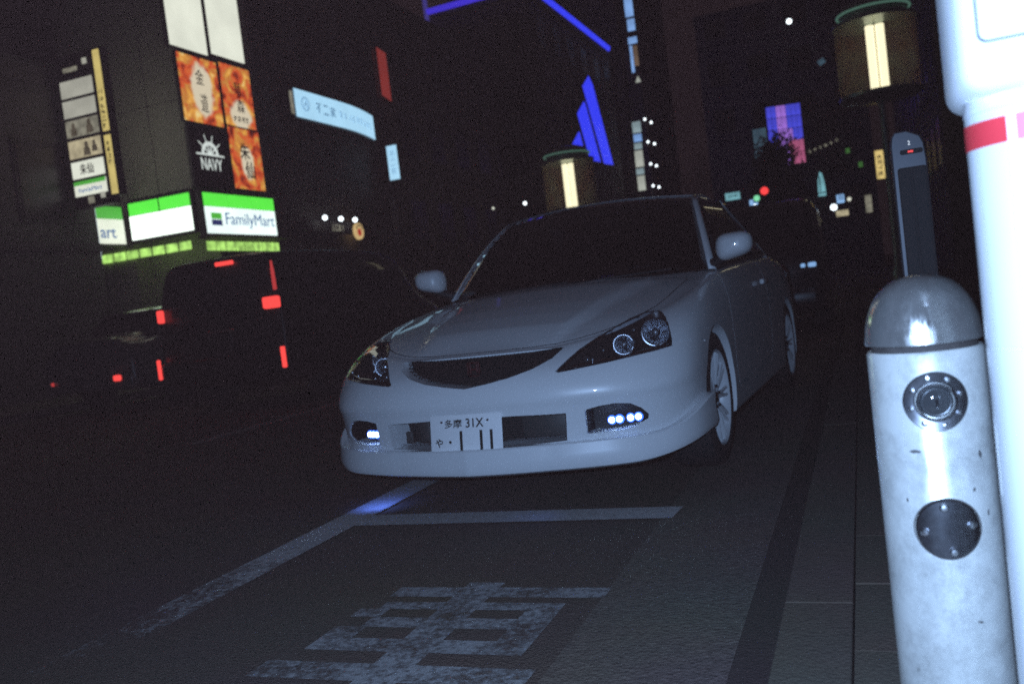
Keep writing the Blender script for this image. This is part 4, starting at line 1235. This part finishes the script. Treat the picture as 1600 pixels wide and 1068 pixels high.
# three-lamp shop sign with round emblem
ls = empty("lamp_sign", (-13.95, 22.6, 3.55)); ls.matrix_world = E_(-13.95, 22.6, 3.55)
board(ls, "board", Matrix(), 2.5, .36, "concrete", .08, 0)
for x, w in ((-.75, .9), (.1, .1), (.45, .5), (.95, .12)): board(ls, "panel", F2(x, -.02, .01), w, .24, "wall_brown", .02, .01)
marks(ls, F2(.42, -.02, .03), .7, .2, 4, "sign_dull", 8)
for x in (-.62, .22, 1.0):
    m = MB(); m.tube([(x, .18, .0), (x, .26, .12), (x, .24, .26)], .012, 6); ar = m.build("lamp_arm", "frame_dark", ls, True)
    m = MB(); m.lathe([(.001, .07), (.05, .05), (.075, 0), (.05, -.05), (.001, -.07)], Matrix.Translation((x, .20, .27)), 14); m.build("lamp", "lamp_white", ls, True)
tag(ls, "dim shop sign with three white lamps along its top", "sign")
em = empty("round_emblem", (-13.9, 24.16, 3.46)); em.matrix_world = E_(-13.9, 24.16, 3.46)
MAT["emblem_cream"] = glow("emblem_cream", srgb(205, 175, 120), .9); MAT["emblem_red"] = glow("emblem_red", srgb(165, 55, 40), .9)
m = MB(); m.lathe([(.001, 0), (.25, 0), (.25, -.08), (.001, -.08)], None, 32); m.build("disc", "emblem_cream", em)
m = MB(); m.lathe([(.001, .006), (.115, .006), (.115, 0), (.001, 0)], Matrix.Translation((-.01, -.03, 0)), 12); m.build("centre_mark", "emblem_red", em)
for k in range(5):
    a = R(30 + 30 * k); m = MB(); m.lathe([(.001, .006), (.032, .006), (.032, 0), (.001, 0)], Matrix.Translation((.185 * math.cos(a), .185 * math.sin(a), 0)), 10); m.build("ring_mark", "ink_dark", em)
tag(em, "round cream sign with red centre, right of the three-lamp sign", "sign")

building("banner_building", "dark building with a hanging red banner, behind the long blue sign", -26, -15.7, 28.2, 43.2, 12.2, "wall_dark", "ES", 3, 3.6)
bn = empty("red_banner", (-15.42, 30.0, 9.55))
m = MB(); m.add(*rbox((0, 0, 0), (.34, .05, 1.75), .01, 1)); m.v = [Vector((p.x, p.y, p.z - p.x * .9)) for p in m.v]; m.build("cloth", "red_banner", bn)
m = MB(); m.bar((-.3, .03, .95), (.22, .03, .95), .02, 8); m.build("bracket", "frame_dark", bn)
tag(bn, "dull red upright banner above the long pale blue sign", "banner")

nb = building("neon_building", "dark building with its roof edge outlined in blue light", -19.6, -14.12, 44.1, 60.0, 15.9, "wall_dark", "ES", 4, 4.0, skip=tuple(("E", k, "all") for k in (1, 2)))
t = empty("neon_outline", (-16.8, 44, 16.3))
m = MB(); m.bar((2.72, .0, 0), (2.72, 15.7, .15), .20, 10); m.build("neon_tube", "neon_blue", t, True)
m = MB(); m.bar((-2.82, -.05, -.1), (2.6, -.05, 0), .15, 10); m.build("neon_tube", "neon_violet", t, True)
m = MB(); m.bar((-2.9, -.05, -2.3), (-2.9, -.05, 1.6), .12, 10); m.build("neon_tube", "neon_faint", t, True)
tag(t, "blue light tubes outlining the roof edge of a dark building", "neon light")
# blue sail sign of three slanted bars
ss = empty("sail_sign", (-14.0, 52.9, 10.8)); ss.matrix_world = E_(-14.0, 52.9, 10.8)
def pl_(X): return [(y - 52.9, z - 10.8) for y, z in X]
for poly in ([(53.59, 13.65), (51.77, 12.66), (54.78, 8.31), (57.37, 8.46), (54.4, 13.19)], [(51.76, 11.82), (49.96, 10.8), (51.66, 8.22), (54.3, 8.35), (52.16, 11.76)], [(49.96, 9.84), (48.2, 8.86), (48.71, 8.09), (51.1, 8.25), (50.24, 9.84)]):
    m = MB(); m.prism(inset(pl_(poly), .01), lambda a, b: Vector((a, b, .02)), lambda a, b: Vector((a, b, -.12))); m.build("bar_casing", "frame_dark", ss)
    q = inset(pl_(poly), .09); m = MB(); m.add([(a, b, .026) for a, b in q], [tuple(range(len(q)))]); m.build("slanted_bar", "neon_blue", ss)
tag(ss, "blue lit sail-shaped sign of three slanted bars", "sign")

building("tower_building", "dark high building carrying a column of lit boards", -26, -13.75, 61.9, 80, 27, "wall_dark", "E", 6, 4.0)
tz = empty("board_column", (-13.1, 61.6, 0)); tz.matrix_world = S_(-13.1, 61.6, 12)
def tb(x, y0, y1, w, mt): board(tz, "lit_board", Matrix(), w, y1 - y0, mt, .03, .018).location = (x, (y0 + y1) / 2 - 12, 0)
for x, y0, y1, w, mt in ((.33, 18.7, 20.8, .56, "tower_blue"), (.36, 17.75, 18.55, .52, "tower_blue"), (.34, 16.9, 17.35, .62, "tower_blue"), (.16, 15.0, 16.8, .20, "tower_blue"), (.44, 15.4, 16.75, .32, "tower_rust"), (-.06, 11.0, 11.75, .58, "tower_grey"), (-.07, 10.4, 10.9, .56, "tower_blue"), (-.10, 9.9, 10.3, .54, "tower_grey"), (-.13, 8.7, 9.8, .56, "tower_pale"), (-.16, 8.2, 8.6, .54, "tower_grey"), (-.16, 7.1, 8.1, .52, "tower_pale")): tb(x, y0, y1, w, mt)
board(tz, "mast", Matrix(), .9, 20, "frame_dark", .25, 0).location = (.12, 1, 0)
m = MB(); m.add([(.22, 2.3, .03), (.62, 2.3, .03), (.42, 2.75, .03)], [(0, 1, 2)]); m.build("triangle_mark", "tower_pale", tz)
tag(tz, "tall column of lit boards beyond the blue sail sign", "sign")
for k, (x, z) in enumerate(((-12.52, 11.78), (-12.12, 11.49), (-12.48, 10.25), (-12.06, 10.05), (-12.47, 8.77), (-12.1, 8.58), (-12.47, 7.29), (-12.09, 7.14))):
    sp_ = empty("spot_lamp", (x, 61.5, z))
    m = MB(); m.lathe([(.001, .085), (.065, .06), (.085, 0), (.065, -.06), (.001, -.085)], None, 12); m.build("bulb", "lamp_white", sp_, True)
    m = MB(); m.bar((0, .05, 0), (-.35, .6, 0), .03, 6); m.build("bracket", "frame_dark", sp_)
    tag(sp_, "%s white spot lamp of the %s pair beside the column of lit boards" % (("left", "right")[k % 2], ("topmost", "second", "third", "lowest")[k // 2]), "lamp", "spot lamps in pairs beside the board column")

# ------------------------------------------------------------------ end of the street and right side
building("end_building", "dark building closing the street, behind the purple screen", -9.0, 1.5, 64.5, 80, 18, "wall_dark", "S", 5, 4.0, skip=(("S", 1, "all"),))
building("corner_building", "dark building on the right beyond the big street lamp", 2.9, 12, 33, 64, 13, "wall_brown", "SW", 3)
building("shop_building", "dark building on the right nearest the parking meters", 4.9, 14, 2.5, 32, 12, "wall_dark", "W", 3)

vs_ = empty("video_screen", (-3.66, 62, 9.2)); vs_.matrix_world = frame((-3.66, 62, 9.2), (1, .25, 0), (.25, -1, 0))
board(vs_, "casing", Matrix(), 2.3, 4.0, "frame_dark", .3, 0)
cols = 7; rws = 5
for i in range(cols):
    for j in range(rws):
        u, v = (i + .5) / cols, (j + .5) / rws
        mt = "scr_blue"
        if .22 < u - (1 - v) * .18 < .58: mt = "scr_pink"
        if u > .62 and v < .42: mt = "scr_red"
        board(vs_, "screen_panel", Matrix(), 2.16 / cols - .02, 3.84 / rws - .04, mt, .03, .018).location = (-1.08 + 2.16 * u, -1.92 + 3.84 * v, 0)
tag(vs_, "blue and purple video screen of small panels at the end of the street", "screen")
t, _ = sign("billboard", "dim blue-green billboard left of the purple video screen", S_(-5.35, 63.8, 9.2), 1.0, 1.9, "scr_teal", .2)
t, _ = sign("roof_letters", "row of small dim white letters right of the purple screen", frame((-1.45, 60.6, 7.95), (1, 0, .28), (0, -1, 0)), 2.0, .38, None, .08)
for i in range(6): marks(t, F2(-.85 + .34 * i, 0), .24, .24, 1, "sign_dull", 40 + i)
MAT["green_dim"] = glow("green_dim", srgb(60, 110, 50), .7)
def dot(name, label, loc, r, mt, cat="lamp", n=10):
    o = empty(name, loc); m = MB(); m.lathe([(.001, r), (r * .75, r * .7), (r, 0), (r * .75, -r * .7), (.001, -r)], None, n); m.build("globe", mt, o, True)
    m = MB(); m.bar((0, .02, 0), (0, .9, r * .5), r * .25, 6); m.build("bracket", "frame_dark", o); return tag(o, label, cat)
t, _ = sign("small_sign", "tiny green sign high beside the dim letters", S_(-.05, 60, 7.35), .24, .30, "green_dim", .1, .03)
t, _ = sign("small_sign", "tiny green sign lower right of the dim letters", S_(.6, 60, 6.4), .24, .34, "green_dim", .1, .03)
lf = empty("leaf_sign", (-1.78, 60, 5.6)); lf.matrix_world = S_(-1.78, 60, 5.6)
m = MB(); m.prism([(-.22, -.75), (.24, -.75), (.22, .1), (.10, .65), (-.02, .75), (-.18, .2)], lambda a, b: Vector((a, b, .04)), lambda a, b: Vector((a, b, -.1))); m.build("face", "sign_teal", lf)
m = MB(); m.add(*rbox((0, -.55, .05), (.5, .07, .04), .01, 1)); m.add(*rbox((-.06, .0, .05), (.06, .9, .04), .01, 1)); m.build("rib", "frame_dark", lf)
tag(lf, "pale teal leaf-shaped sign at the end of the street", "sign")
t, _ = sign("small_sign", "small blue-white sign with two upright bars beside a round white lamp", S_(-.72, 58, 4.4), .42, .50, "sign_cool", .1, .03)
m = MB(); m.add(*rbox((-.06, .05, FZ), (.05, .34, .01), .002, 1)); m.add(*rbox((.08, .05, FZ), (.05, .34, .01), .002, 1)); m.build("bar_mark", "ink_dark", t)
dot("round_lamp", "round white lamp left of the small blue-white sign", (-1.14, 58, 3.95), .19, "lamp_white")
dot("round_lamp", "smaller white lamp right of the small blue-white sign", (-.24, 58, 4.3), .12, "sign_pale")
dot("flood_lamp", "bright blue-white lamp high on the building closing the street", (-2.72, 62, 16.25), .17, "lamp_white")
t, _ = sign("small_sign", "faint grey tilted plate under the bright high lamp", frame((-1.05, 62, 13.35), (1, 0, .5), (0, -1, 0)), .42, .34, "scr_teal", .08, .02)
t, _ = sign("shop_sign", "upright warm yellow lit sign left of the grey parking meter", S_(1.26, 45, 4.88), .36, 1.28, "sign_warm", .2, .03)
marks(t, F2(0, 0), .22, 1.0, 4, "ink_brown", 50, True)
t, _ = sign("shop_sign", "dim grey upright sign below the warm yellow sign", S_(.62, 45, 3.2), .28, .8, "sign_dull", .15, .03)
t, _ = sign("shop_sign", "small warm orange shop light under the round white lamp", S_(-.7, 58.3, 3.55), .7, .34, "sign_beige", .1, .02)

# traffic lights and direction board
ts = empty("traffic_light", (-3.46, 40, 0))
m = MB(); m.bar((.9, .3, 0), (.9, .3, 5.2), .07, 12); m.bar((.9, .3, 4.55), (-.5, .3, 4.55), .045, 10); m.build("pole", "frame_dark", ts, True)
m = MB(); m.add(*rbox((0, .2, 4.1), (.42, .2, .42), .05, 2)); m.build("housing", "frame_dark", ts, True)
m = MB(); m.lathe([(.001, .06), (.10, .05), (.165, 0), (.001, 0)], along((0, -1, 0), (0, .1, 4.1)), 20); m.build("red_lamp", "sig_red", ts, True)
tag(ts, "traffic light showing red on a pole far down the street", "traffic light")
tg = empty("traffic_light", (-3.83, 40.3, 0))
m = MB(); m.bar((.12, .25, 0), (.12, .25, 4.2), .05, 10); m.build("pole", "frame_dark", tg, True)
m = MB(); m.add(*rbox((0, .15, 3.85), (.30, .18, .30), .03, 2)); m.build("housing", "frame_dark", tg, True)
m = MB(); m.lathe([(.001, .05), (.08, .04), (.13, 0), (.001, 0)], along((0, -1, 0), (0, .06, 3.86)), 16); m.build("green_lamp", "sig_green", tg, True)
tag(tg, "traffic light showing green, left of and below the red one", "traffic light")
t, _ = sign("small_sign", "blue-white lit sign with a white arrow under the green traffic light", S_(-3.98, 40.5, 3.62), .36, .44, "sign_cool", .1, .02)
m = MB(); m.add([(-.02, -.18, FZ + .003), (.16, -.04, FZ + .003), (.0, .02, FZ + .003)], [(0, 1, 2)]); m.build("arrow_mark", "lamp_white", t)
t, _ = sign("direction_board", "small white lit board with a line of writing, left of the traffic lights", S_(-4.77, 40, 4.07), .62, .31, "sign_teal", .08, .015)
marks(t, F2(0, 0), .42, .12, 4, "ink_dark", 60)

# ------------------------------------------------------------------ big drum street lamps
def lamp_glass_mat():
    m, nt, b = new_mat("frosted_lamp_drum")
    n, l = nt.nodes, nt.links
    tc = n.new("ShaderNodeTexCoord"); no = n.new("ShaderNodeTexNoise"); no.inputs["Scale"].default_value = 1.3; no.inputs["Detail"].default_value = 3
    l.new(tc.outputs["Object"], no.inputs["Vector"])
    r = n.new("ShaderNodeValToRGB"); e = r.color_ramp.elements
    e[0].position = .35; e[0].color = (.36, .19, .13, 1); e[1].position = .65; e[1].color = (.42, .40, .30, 1)
    l.new(no.outputs["Fac"], r.inputs["Fac"])
    tr = n.new("ShaderNodeBsdfTranslucent"); tp = n.new("ShaderNodeBsdfTransparent"); tp.inputs[0].default_value = (.9, .88, .8, 1)
    mx = n.new("ShaderNodeMixShader"); mx.inputs[0].default_value = .20
    l.new(r.outputs["Color"], tr.inputs["Color"]); l.new(tp.outputs[0], mx.inputs[1]); l.new(tr.outputs[0], mx.inputs[2])
    l.new(mx.outputs[0], n["Material Output"].inputs[0])
    return m
MAT["drum_glass"] = lamp_glass_mat()
MAT["lamp_metal"] = plain("lamp_metal", (.22, .30, .27), .35, metal=.6)
MAT["rim_glow"] = glow("cap_rim_glow", srgb(70, 105, 92), .8)  # emission stands in for tube light caught on the metal rim
def street_lamp(x, y, z0, label):
    s = empty("street_lamp", (x, y, 0))
    m = MB(); m.lathe([(.001, 0), (.22, 0), (.22, .3), (.11, .5), (.09, z0 - .25), (.16, z0 - .1), (.001, z0 - .1)], None, 24); m.build("pole", "lamp_metal", s, True, 40)
    m = MB(); m.lathe([(.001, z0 - .12), (1.0, z0 - .06), (1.09, z0), (1.09, z0 + .08), (.001, z0 + .08)], None, 40); m.build("tray", "lamp_metal", s, True, 40)
    m = MB(); n = 40
    m.add([(1.06 * math.cos(2 * math.pi * k / n), 1.06 * math.sin(2 * math.pi * k / n), z) for z in (z0 + .08, z0 + 1.98) for k in range(n)], [(k, (k + 1) % n, n + (k + 1) % n, n + k) for k in range(n)]); m.build("drum", "drum_glass", s, True)
    m = MB(); m.lathe([(.001, z0 + 1.98), (1.10, z0 + 1.98), (1.10, z0 + 2.06), (.85, z0 + 2.10), (.85, z0 + 2.24), (.92, z0 + 2.30), (.80, z0 + 2.52), (.4, z0 + 2.66), (.001, z0 + 2.70)], None, 48); m.build("cap", "lamp_metal", s, True, 40)
    m = MB(); m.tube([(.94 * math.cos(2 * math.pi * k / 40), .94 * math.sin(2 * math.pi * k / 40), z0 + 2.30) for k in range(41)], .035, 8); m.build("cap_rim", "rim_glow", s, True)
    for dx in (-.13, .13):
        m = MB(); m.bar((dx, -.05, z0 + .12), (dx, -.05, z0 + 1.94), .115, 16); m.build("tube", "tube", s, True)
    m = MB(); m.add(*rbox((.30, .1, z0 + 1.0), (.12, .3, 1.85), .02, 1)); m.build("ballast", "frame_dark", s)
    tag(s, label, "street lamp")
street_lamp(.98, 27.6, 5.18, "big drum-shaped street lamp with bright upright tubes, at the upper right")
street_lamp(-10.75, 36.2, 4.15, "big drum-shaped street lamp with bright tubes, beyond the coupe's roof")

# ------------------------------------------------------------------ trees
MAT["bark"] = plain("bark", (.07, .045, .032), .9, vary=.3, bump=.4)
MAT["twig"] = plain("reddish_twig", (.20, .085, .05), .85, vary=.3)
MAT["leaf"] = plain("dark_leaf", (.03, .04, .025), .7, vary=.4)
def bare_tree(x, y, h, spread, label, seed):
    rnd = random.Random(seed); t = empty("bare_tree", (x, y, 0))
    tr = MB(); tr.tube([(0, 0, 0), (.05, 0, h * .2), (-.04, .05, h * .4)], [.22, .18, .14], 10); tr.build("trunk", "bark", t, True)
    cr = MB()
    def grow(p, d, L, r, dep):
        q = p + d * L; mid = p + d * L * .5 + Vector((rnd.uniform(-.1, .1), rnd.uniform(-.1, .1), 0)) * L
        cr.tube([p, mid, q], [r, r * .8, r * .6], 5)
        if dep:
            for _ in range(3):
                n = (d + Vector((rnd.uniform(-1, 1), rnd.uniform(-1, 1), rnd.uniform(-.25, .75))) * .75).normalized()
                grow(q if _ else mid, n, L * rnd.uniform(.62, .85), r * .6, dep - 1)
    for k in range(6):
        a = k * 1.05 + rnd.uniform(-.3, .3); grow(Vector((-.04, .05, h * .36)), Vector((math.cos(a) * spread, math.sin(a) * spread, 1)).normalized(), h * .24, .075, 4)
    cr.build("crown", "twig", t); tag(t, label, "tree"); return t
bare_tree(-10.3, 80, 11.5, .75, "bare reddish-twigged tree far down the street, over the coupe's mirror", 4)
def leafy_tree(x, y, h, w, label, seed):
    rnd = random.Random(seed); t = empty("evergreen_tree", (x, y, 0))
    m = MB(); m.tube([(0, 0, 0), (.05, 0, h * .25), (0, 0, h * .6)], [.18, .14, .07], 10)
    for k in range(6): a = k * 1.1; m.tube([(0, 0, h * (.3 + .05 * k)), (math.cos(a) * w * .3, math.sin(a) * w * .3, h * (.45 + .05 * k))], [.06, .03], 6)
    m.build("trunk", "bark", t, True)
    m = MB()
    for c in range(90):
        hz = rnd.uniform(.24, .93); rr = w * .5 * (1 - ((hz - .52) / .5) ** 2) ** .5 * rnd.uniform(.3, 1); a = rnd.uniform(0, 6.3)
        C = Vector((rr * math.cos(a), rr * math.sin(a), h * hz))
        for q in range(60):
            p = C + Vector((rnd.gauss(0, .28), rnd.gauss(0, .28), rnd.gauss(0, .24))); u = Vector((rnd.uniform(-1, 1), rnd.uniform(-1, 1), rnd.uniform(-1, 1))).normalized(); v = u.orthogonal().normalized(); s = rnd.uniform(.12, .22)
            m.add([p, p + u * s + v * s * .4, p + u * s * 2, p + u * s - v * s * .4], [(0, 1, 2, 3)])
    m.build("crown", "leaf", t); tag(t, label, "tree"); return t
leafy_tree(-4.0, 56, 8.9, 2.9, "dark leafy tree standing in front of the purple video screen", 9)

# ================================================================== other vehicles
MAT["van_paint"] = plain("black_van_paint", (.008, .008, .009), .45, coat=.3)
MAT["grey_paint"] = plain("grey_car_paint", (.07, .075, .078), .3, coat=.6)
MAT["kei_paint"] = plain("dark_blue_paint", (.012, .013, .02), .3, coat=.6)
def loft_body(sections, sub=6):
    """sections: (y, half width low, half width belt, half width top, z low, z belt, z top) -> closed body"""
    rows = catmull(sections, sub); P = []
    for y, wl, wb, wt, zl, zb, zt in rows:
        h = catmull([(wl * .85, zl), (wl, zl + .06), (wl * 1.01, (zl + zb) / 2), (wb, zb), ((wb + wt) / 2 + .01, (zb + zt) / 2), (wt, zt - .07), (wt * .75, zt - .005), (0, zt)], 4)
        P.append([(x, y, z) for x, z in h] + [(-x, y, z) for x, z in reversed(h[:-1])])
    m = MB(); k = len(P[0]); m.grid([[*r, r[0]] for r in P]); m.f += [tuple(range(k)), tuple((len(P) - 1) * (k + 1) + j for j in range(k))]
    return m
def cheap_wheel(parent, x, y, r, sx):
    w = empty("wheel", (x, y, r)); w.parent = parent; M = along((sx, 0, 0), (0, 0, 0))
    m = MB(); m.lathe([(r * .66, .0), (r * .9, .005), (r, -.03), (r, -.16), (r * .66, -.18)], M, 28, True); m.build("tyre", "rubber", w, True)
    m = MB(); m.lathe([(.001, -.02), (r * .2, -.015), (r * .62, -.01), (r * .67, 0), (r * .67, -.1), (.001, -.1)], M, 24); m.build("rim", "radiator", w, True)
# black minivan driving away
van = empty("minivan", (-6.80, 8.42, 0))
m = loft_body([(0, .80, .82, .62, .42, 1.05, 1.60), (.05, .86, .86, .68, .33, 1.05, 1.72), (.35, .88, .87, .70, .27, 1.03, 1.76), (1.6, .88, .87, .72, .25, 1.0, 1.78), (3.0, .88, .86, .70, .25, .98, 1.70), (3.6, .87, .84, .62, .26, .96, 1.28), (4.2, .84, .78, .55, .30, .85, 1.0), (4.55, .70, .66, .5, .35, .7, .84)])
m.build("body", "van_paint", van, True, 50)
m = MB(); m.add(*rbox((0, -.012, 1.33), (1.26, .03, .40), .012, 2)); m.build("rear_window", "window_glass", van, True)
m = MB(); m.add(*rbox((0, .0, .50), (1.72, .14, .26), .05, 3)); m.build("bumper", "van_paint", van, True)
m = MB(); m.add(*rbox((0, -.03, .80), (.34, .02, .17), .006, 1)); m.build("license_plate", "plate_ink", van)
for x, w, h, mt in ((-.79, .06, .15, "tail_red"), (.755, .19, .13, "tail_red")):
    m = MB(); m.add(*rbox((x, -.02, 1.165), (w, .09, h), .02, 2)); m.build("tail_lamp", mt, van, True)
m = MB(); m.tube([(.815, -.005, 1.30), (.80, .01, 1.5), (.775, .04, 1.62)], [.022, .02, .012], 8); m.build("pillar_lamp", "tail_dim", van, True)
m = MB(); m.add(*rbox((.20, -.025, 1.665), (.24, .04, .045), .012, 2)); m.build("brake_lamp", "tail_red", van, True)
for x in (-.885, .845):
    m = MB(); m.add(*rbox((x, -.055, .555), (.045 if x < 0 else .055, .03, .235), .012, 2)); m.build("reflector", "tail_red", van, True)
m = MB(); m.add(*rbox((.05, -.045, .915), (.40, .04, .03), .008, 1)); m.build("plate_garnish", "chrome", van, True)
for sx in (-1, 1):
    m = MB(); m.add(*rbox((sx * .862, 1.7, 1.30), (.02, 2.2, .36), .006, 1)); m.build("side_window", "window_glass", van)
    for y in (.85, 3.65): cheap_wheel(van, sx * .87, y, .32, sx)
tag(van, "dark minivan with bright red tail lamps driving away on the left", "van")
# grey sedan at the far kerb
sd = empty("grey_sedan", (-10.1, 9.62, 0))
m = loft_body([(0, .72, .70, .50, .40, .72, .95), (.08, .82, .80, .58, .30, .78, 1.02), (.6, .86, .84, .60, .25, .86, 1.06), (1.1, .87, .85, .56, .24, .92, 1.36), (2.0, .87, .85, .56, .23, .93, 1.45), (2.8, .87, .85, .54, .23, .92, 1.36), (3.4, .86, .82, .58, .24, .88, .98), (4.2, .82, .76, .52, .28, .74, .82), (4.4, .70, .66, .45, .34, .62, .70)])
m.build("body", "grey_paint", sd, True, 50)
m = MB(); v, f = rbox((0, 0, 0), (1.1, .02, .45), .006, 1); m.add([Matrix.Rotation(R(-52), 3, "X") @ p + Vector((0, .84, 1.23)) for p in v], f); m.build("rear_window", "window_glass", sd)
for x, mt in ((.56, "tail_red"), (-.62, "tail_dim")):
    m = MB(); m.add(*rbox((x, -.045, .465), (.12 if x > 0 else .018, .05, .08 if x > 0 else .05), .02, 2)); m.build("tail_lamp", mt, sd, True)
m = MB(); m.add(*rbox((0, .03, .42), (1.6, .12, .22), .05, 3)); m.build("bumper", "grey_paint", sd, True)
for sx in (-1, 1):
    for y in (.9, 3.5): cheap_wheel(sd, sx * .85, y, .31, sx)
tag(sd, "grey sedan with a single red lamp, at the far left behind the minivan", "car")
# dark compact van parked behind the coupe, facing the photographer
kv = empty("compact_van", (-1.16, 12.0, 0))
m = loft_body([(0, .62, .62, .50, .35, .80, 1.00), (.10, .71, .70, .56, .26, .88, 1.10), (.45, .735, .72, .58, .22, .98, 1.35), (.9, .735, .725, .60, .20, 1.0, 1.72), (2.0, .735, .725, .62, .20, 1.0, 1.78), (3.2, .73, .72, .60, .22, 1.0, 1.74), (3.4, .68, .68, .52, .35, .98, 1.55)])
m.build("body", "kei_paint", kv, True, 50)
m = MB(); v, f = rbox((0, 0, 0), (1.12, .02, .72), .006, 1); m.add([Matrix.Rotation(R(-36), 3, "X") @ p + Vector((0, .60, 1.38)) for p in v], f); m.build("windshield", "window_glass", kv)
hl = MB(); hl.add(*rbox((.55, .03, .85), (.27, .12, .09), .04, 3)); hl = hl.build("headlight", "lens", kv, True)
m = MB(); m.add(*rbox((.60, .0, .85), (.10, .05, .06), .02, 2)); m.build("running_lamp", "sign_cool", hl, True); m = MB(); m.add(*rbox((.49, .0, .85), (.06, .05, .05), .02, 2)); m.build("running_lamp", "sign_cool", hl, True)
m = MB(); m.add(*rbox((-.55, .03, .85), (.27, .12, .09), .04, 3)); m.build("headlight", "chrome", kv, True)
m = MB(); m.add(*rbox((0, -.01, .45), (1.3, .12, .22), .05, 3)); m.build("bumper", "kei_paint", kv, True)
for sx in (-1, 1):
    for y in (.6, 2.9): cheap_wheel(kv, sx * .72, y, .28, sx)
tag(kv, "dark compact van with one small lit lamp, parked behind the coupe", "van")
# small lights along the far lane
dot("bollard_lamp", "tiny white lamp seen over the coupe's left wing", (-10.7, 20, 1.18), .04, "lamp_white")
dot("bollard_lamp", "tiny white lamp low beside the minivan's right tail lamp", (-10.4, 14.2, .72), .07, "lamp_white")
dot("path_lamp", "small white lamp beyond the coupe's windshield, left of the far street lamp", (-9.9, 28, 3.9), .06, "lamp_white")
dot("path_lamp", "smaller white lamp beyond the coupe, the lower of two", (-11.1, 28.2, 3.93), .045, "sign_pale")

# ================================================================== thin volume added over the street to lift the blacks like film fog
hz = MB(); hz.box((-20, 40, 19), (160, 180, 42)); hz = hz.build("film_veil", None, None); tag(hz, "thin added veil over the whole street that lifts the blacks", "film_veil", kind="stuff")
hm = bpy.data.materials.new("film_veil"); hm.use_nodes = True
hn = hm.node_tree.nodes; hn.remove(hn["Principled BSDF"])
pv = hn.new("ShaderNodeVolumePrincipled"); pv.inputs["Color"].default_value = (1.0, .48, .38, 1); pv.inputs["Density"].default_value = .0016; pv.inputs["Anisotropy"].default_value = 0
hm.node_tree.links.new(pv.outputs[0], hn["Material Output"].inputs["Volume"])
hz.data.materials.append(hm)
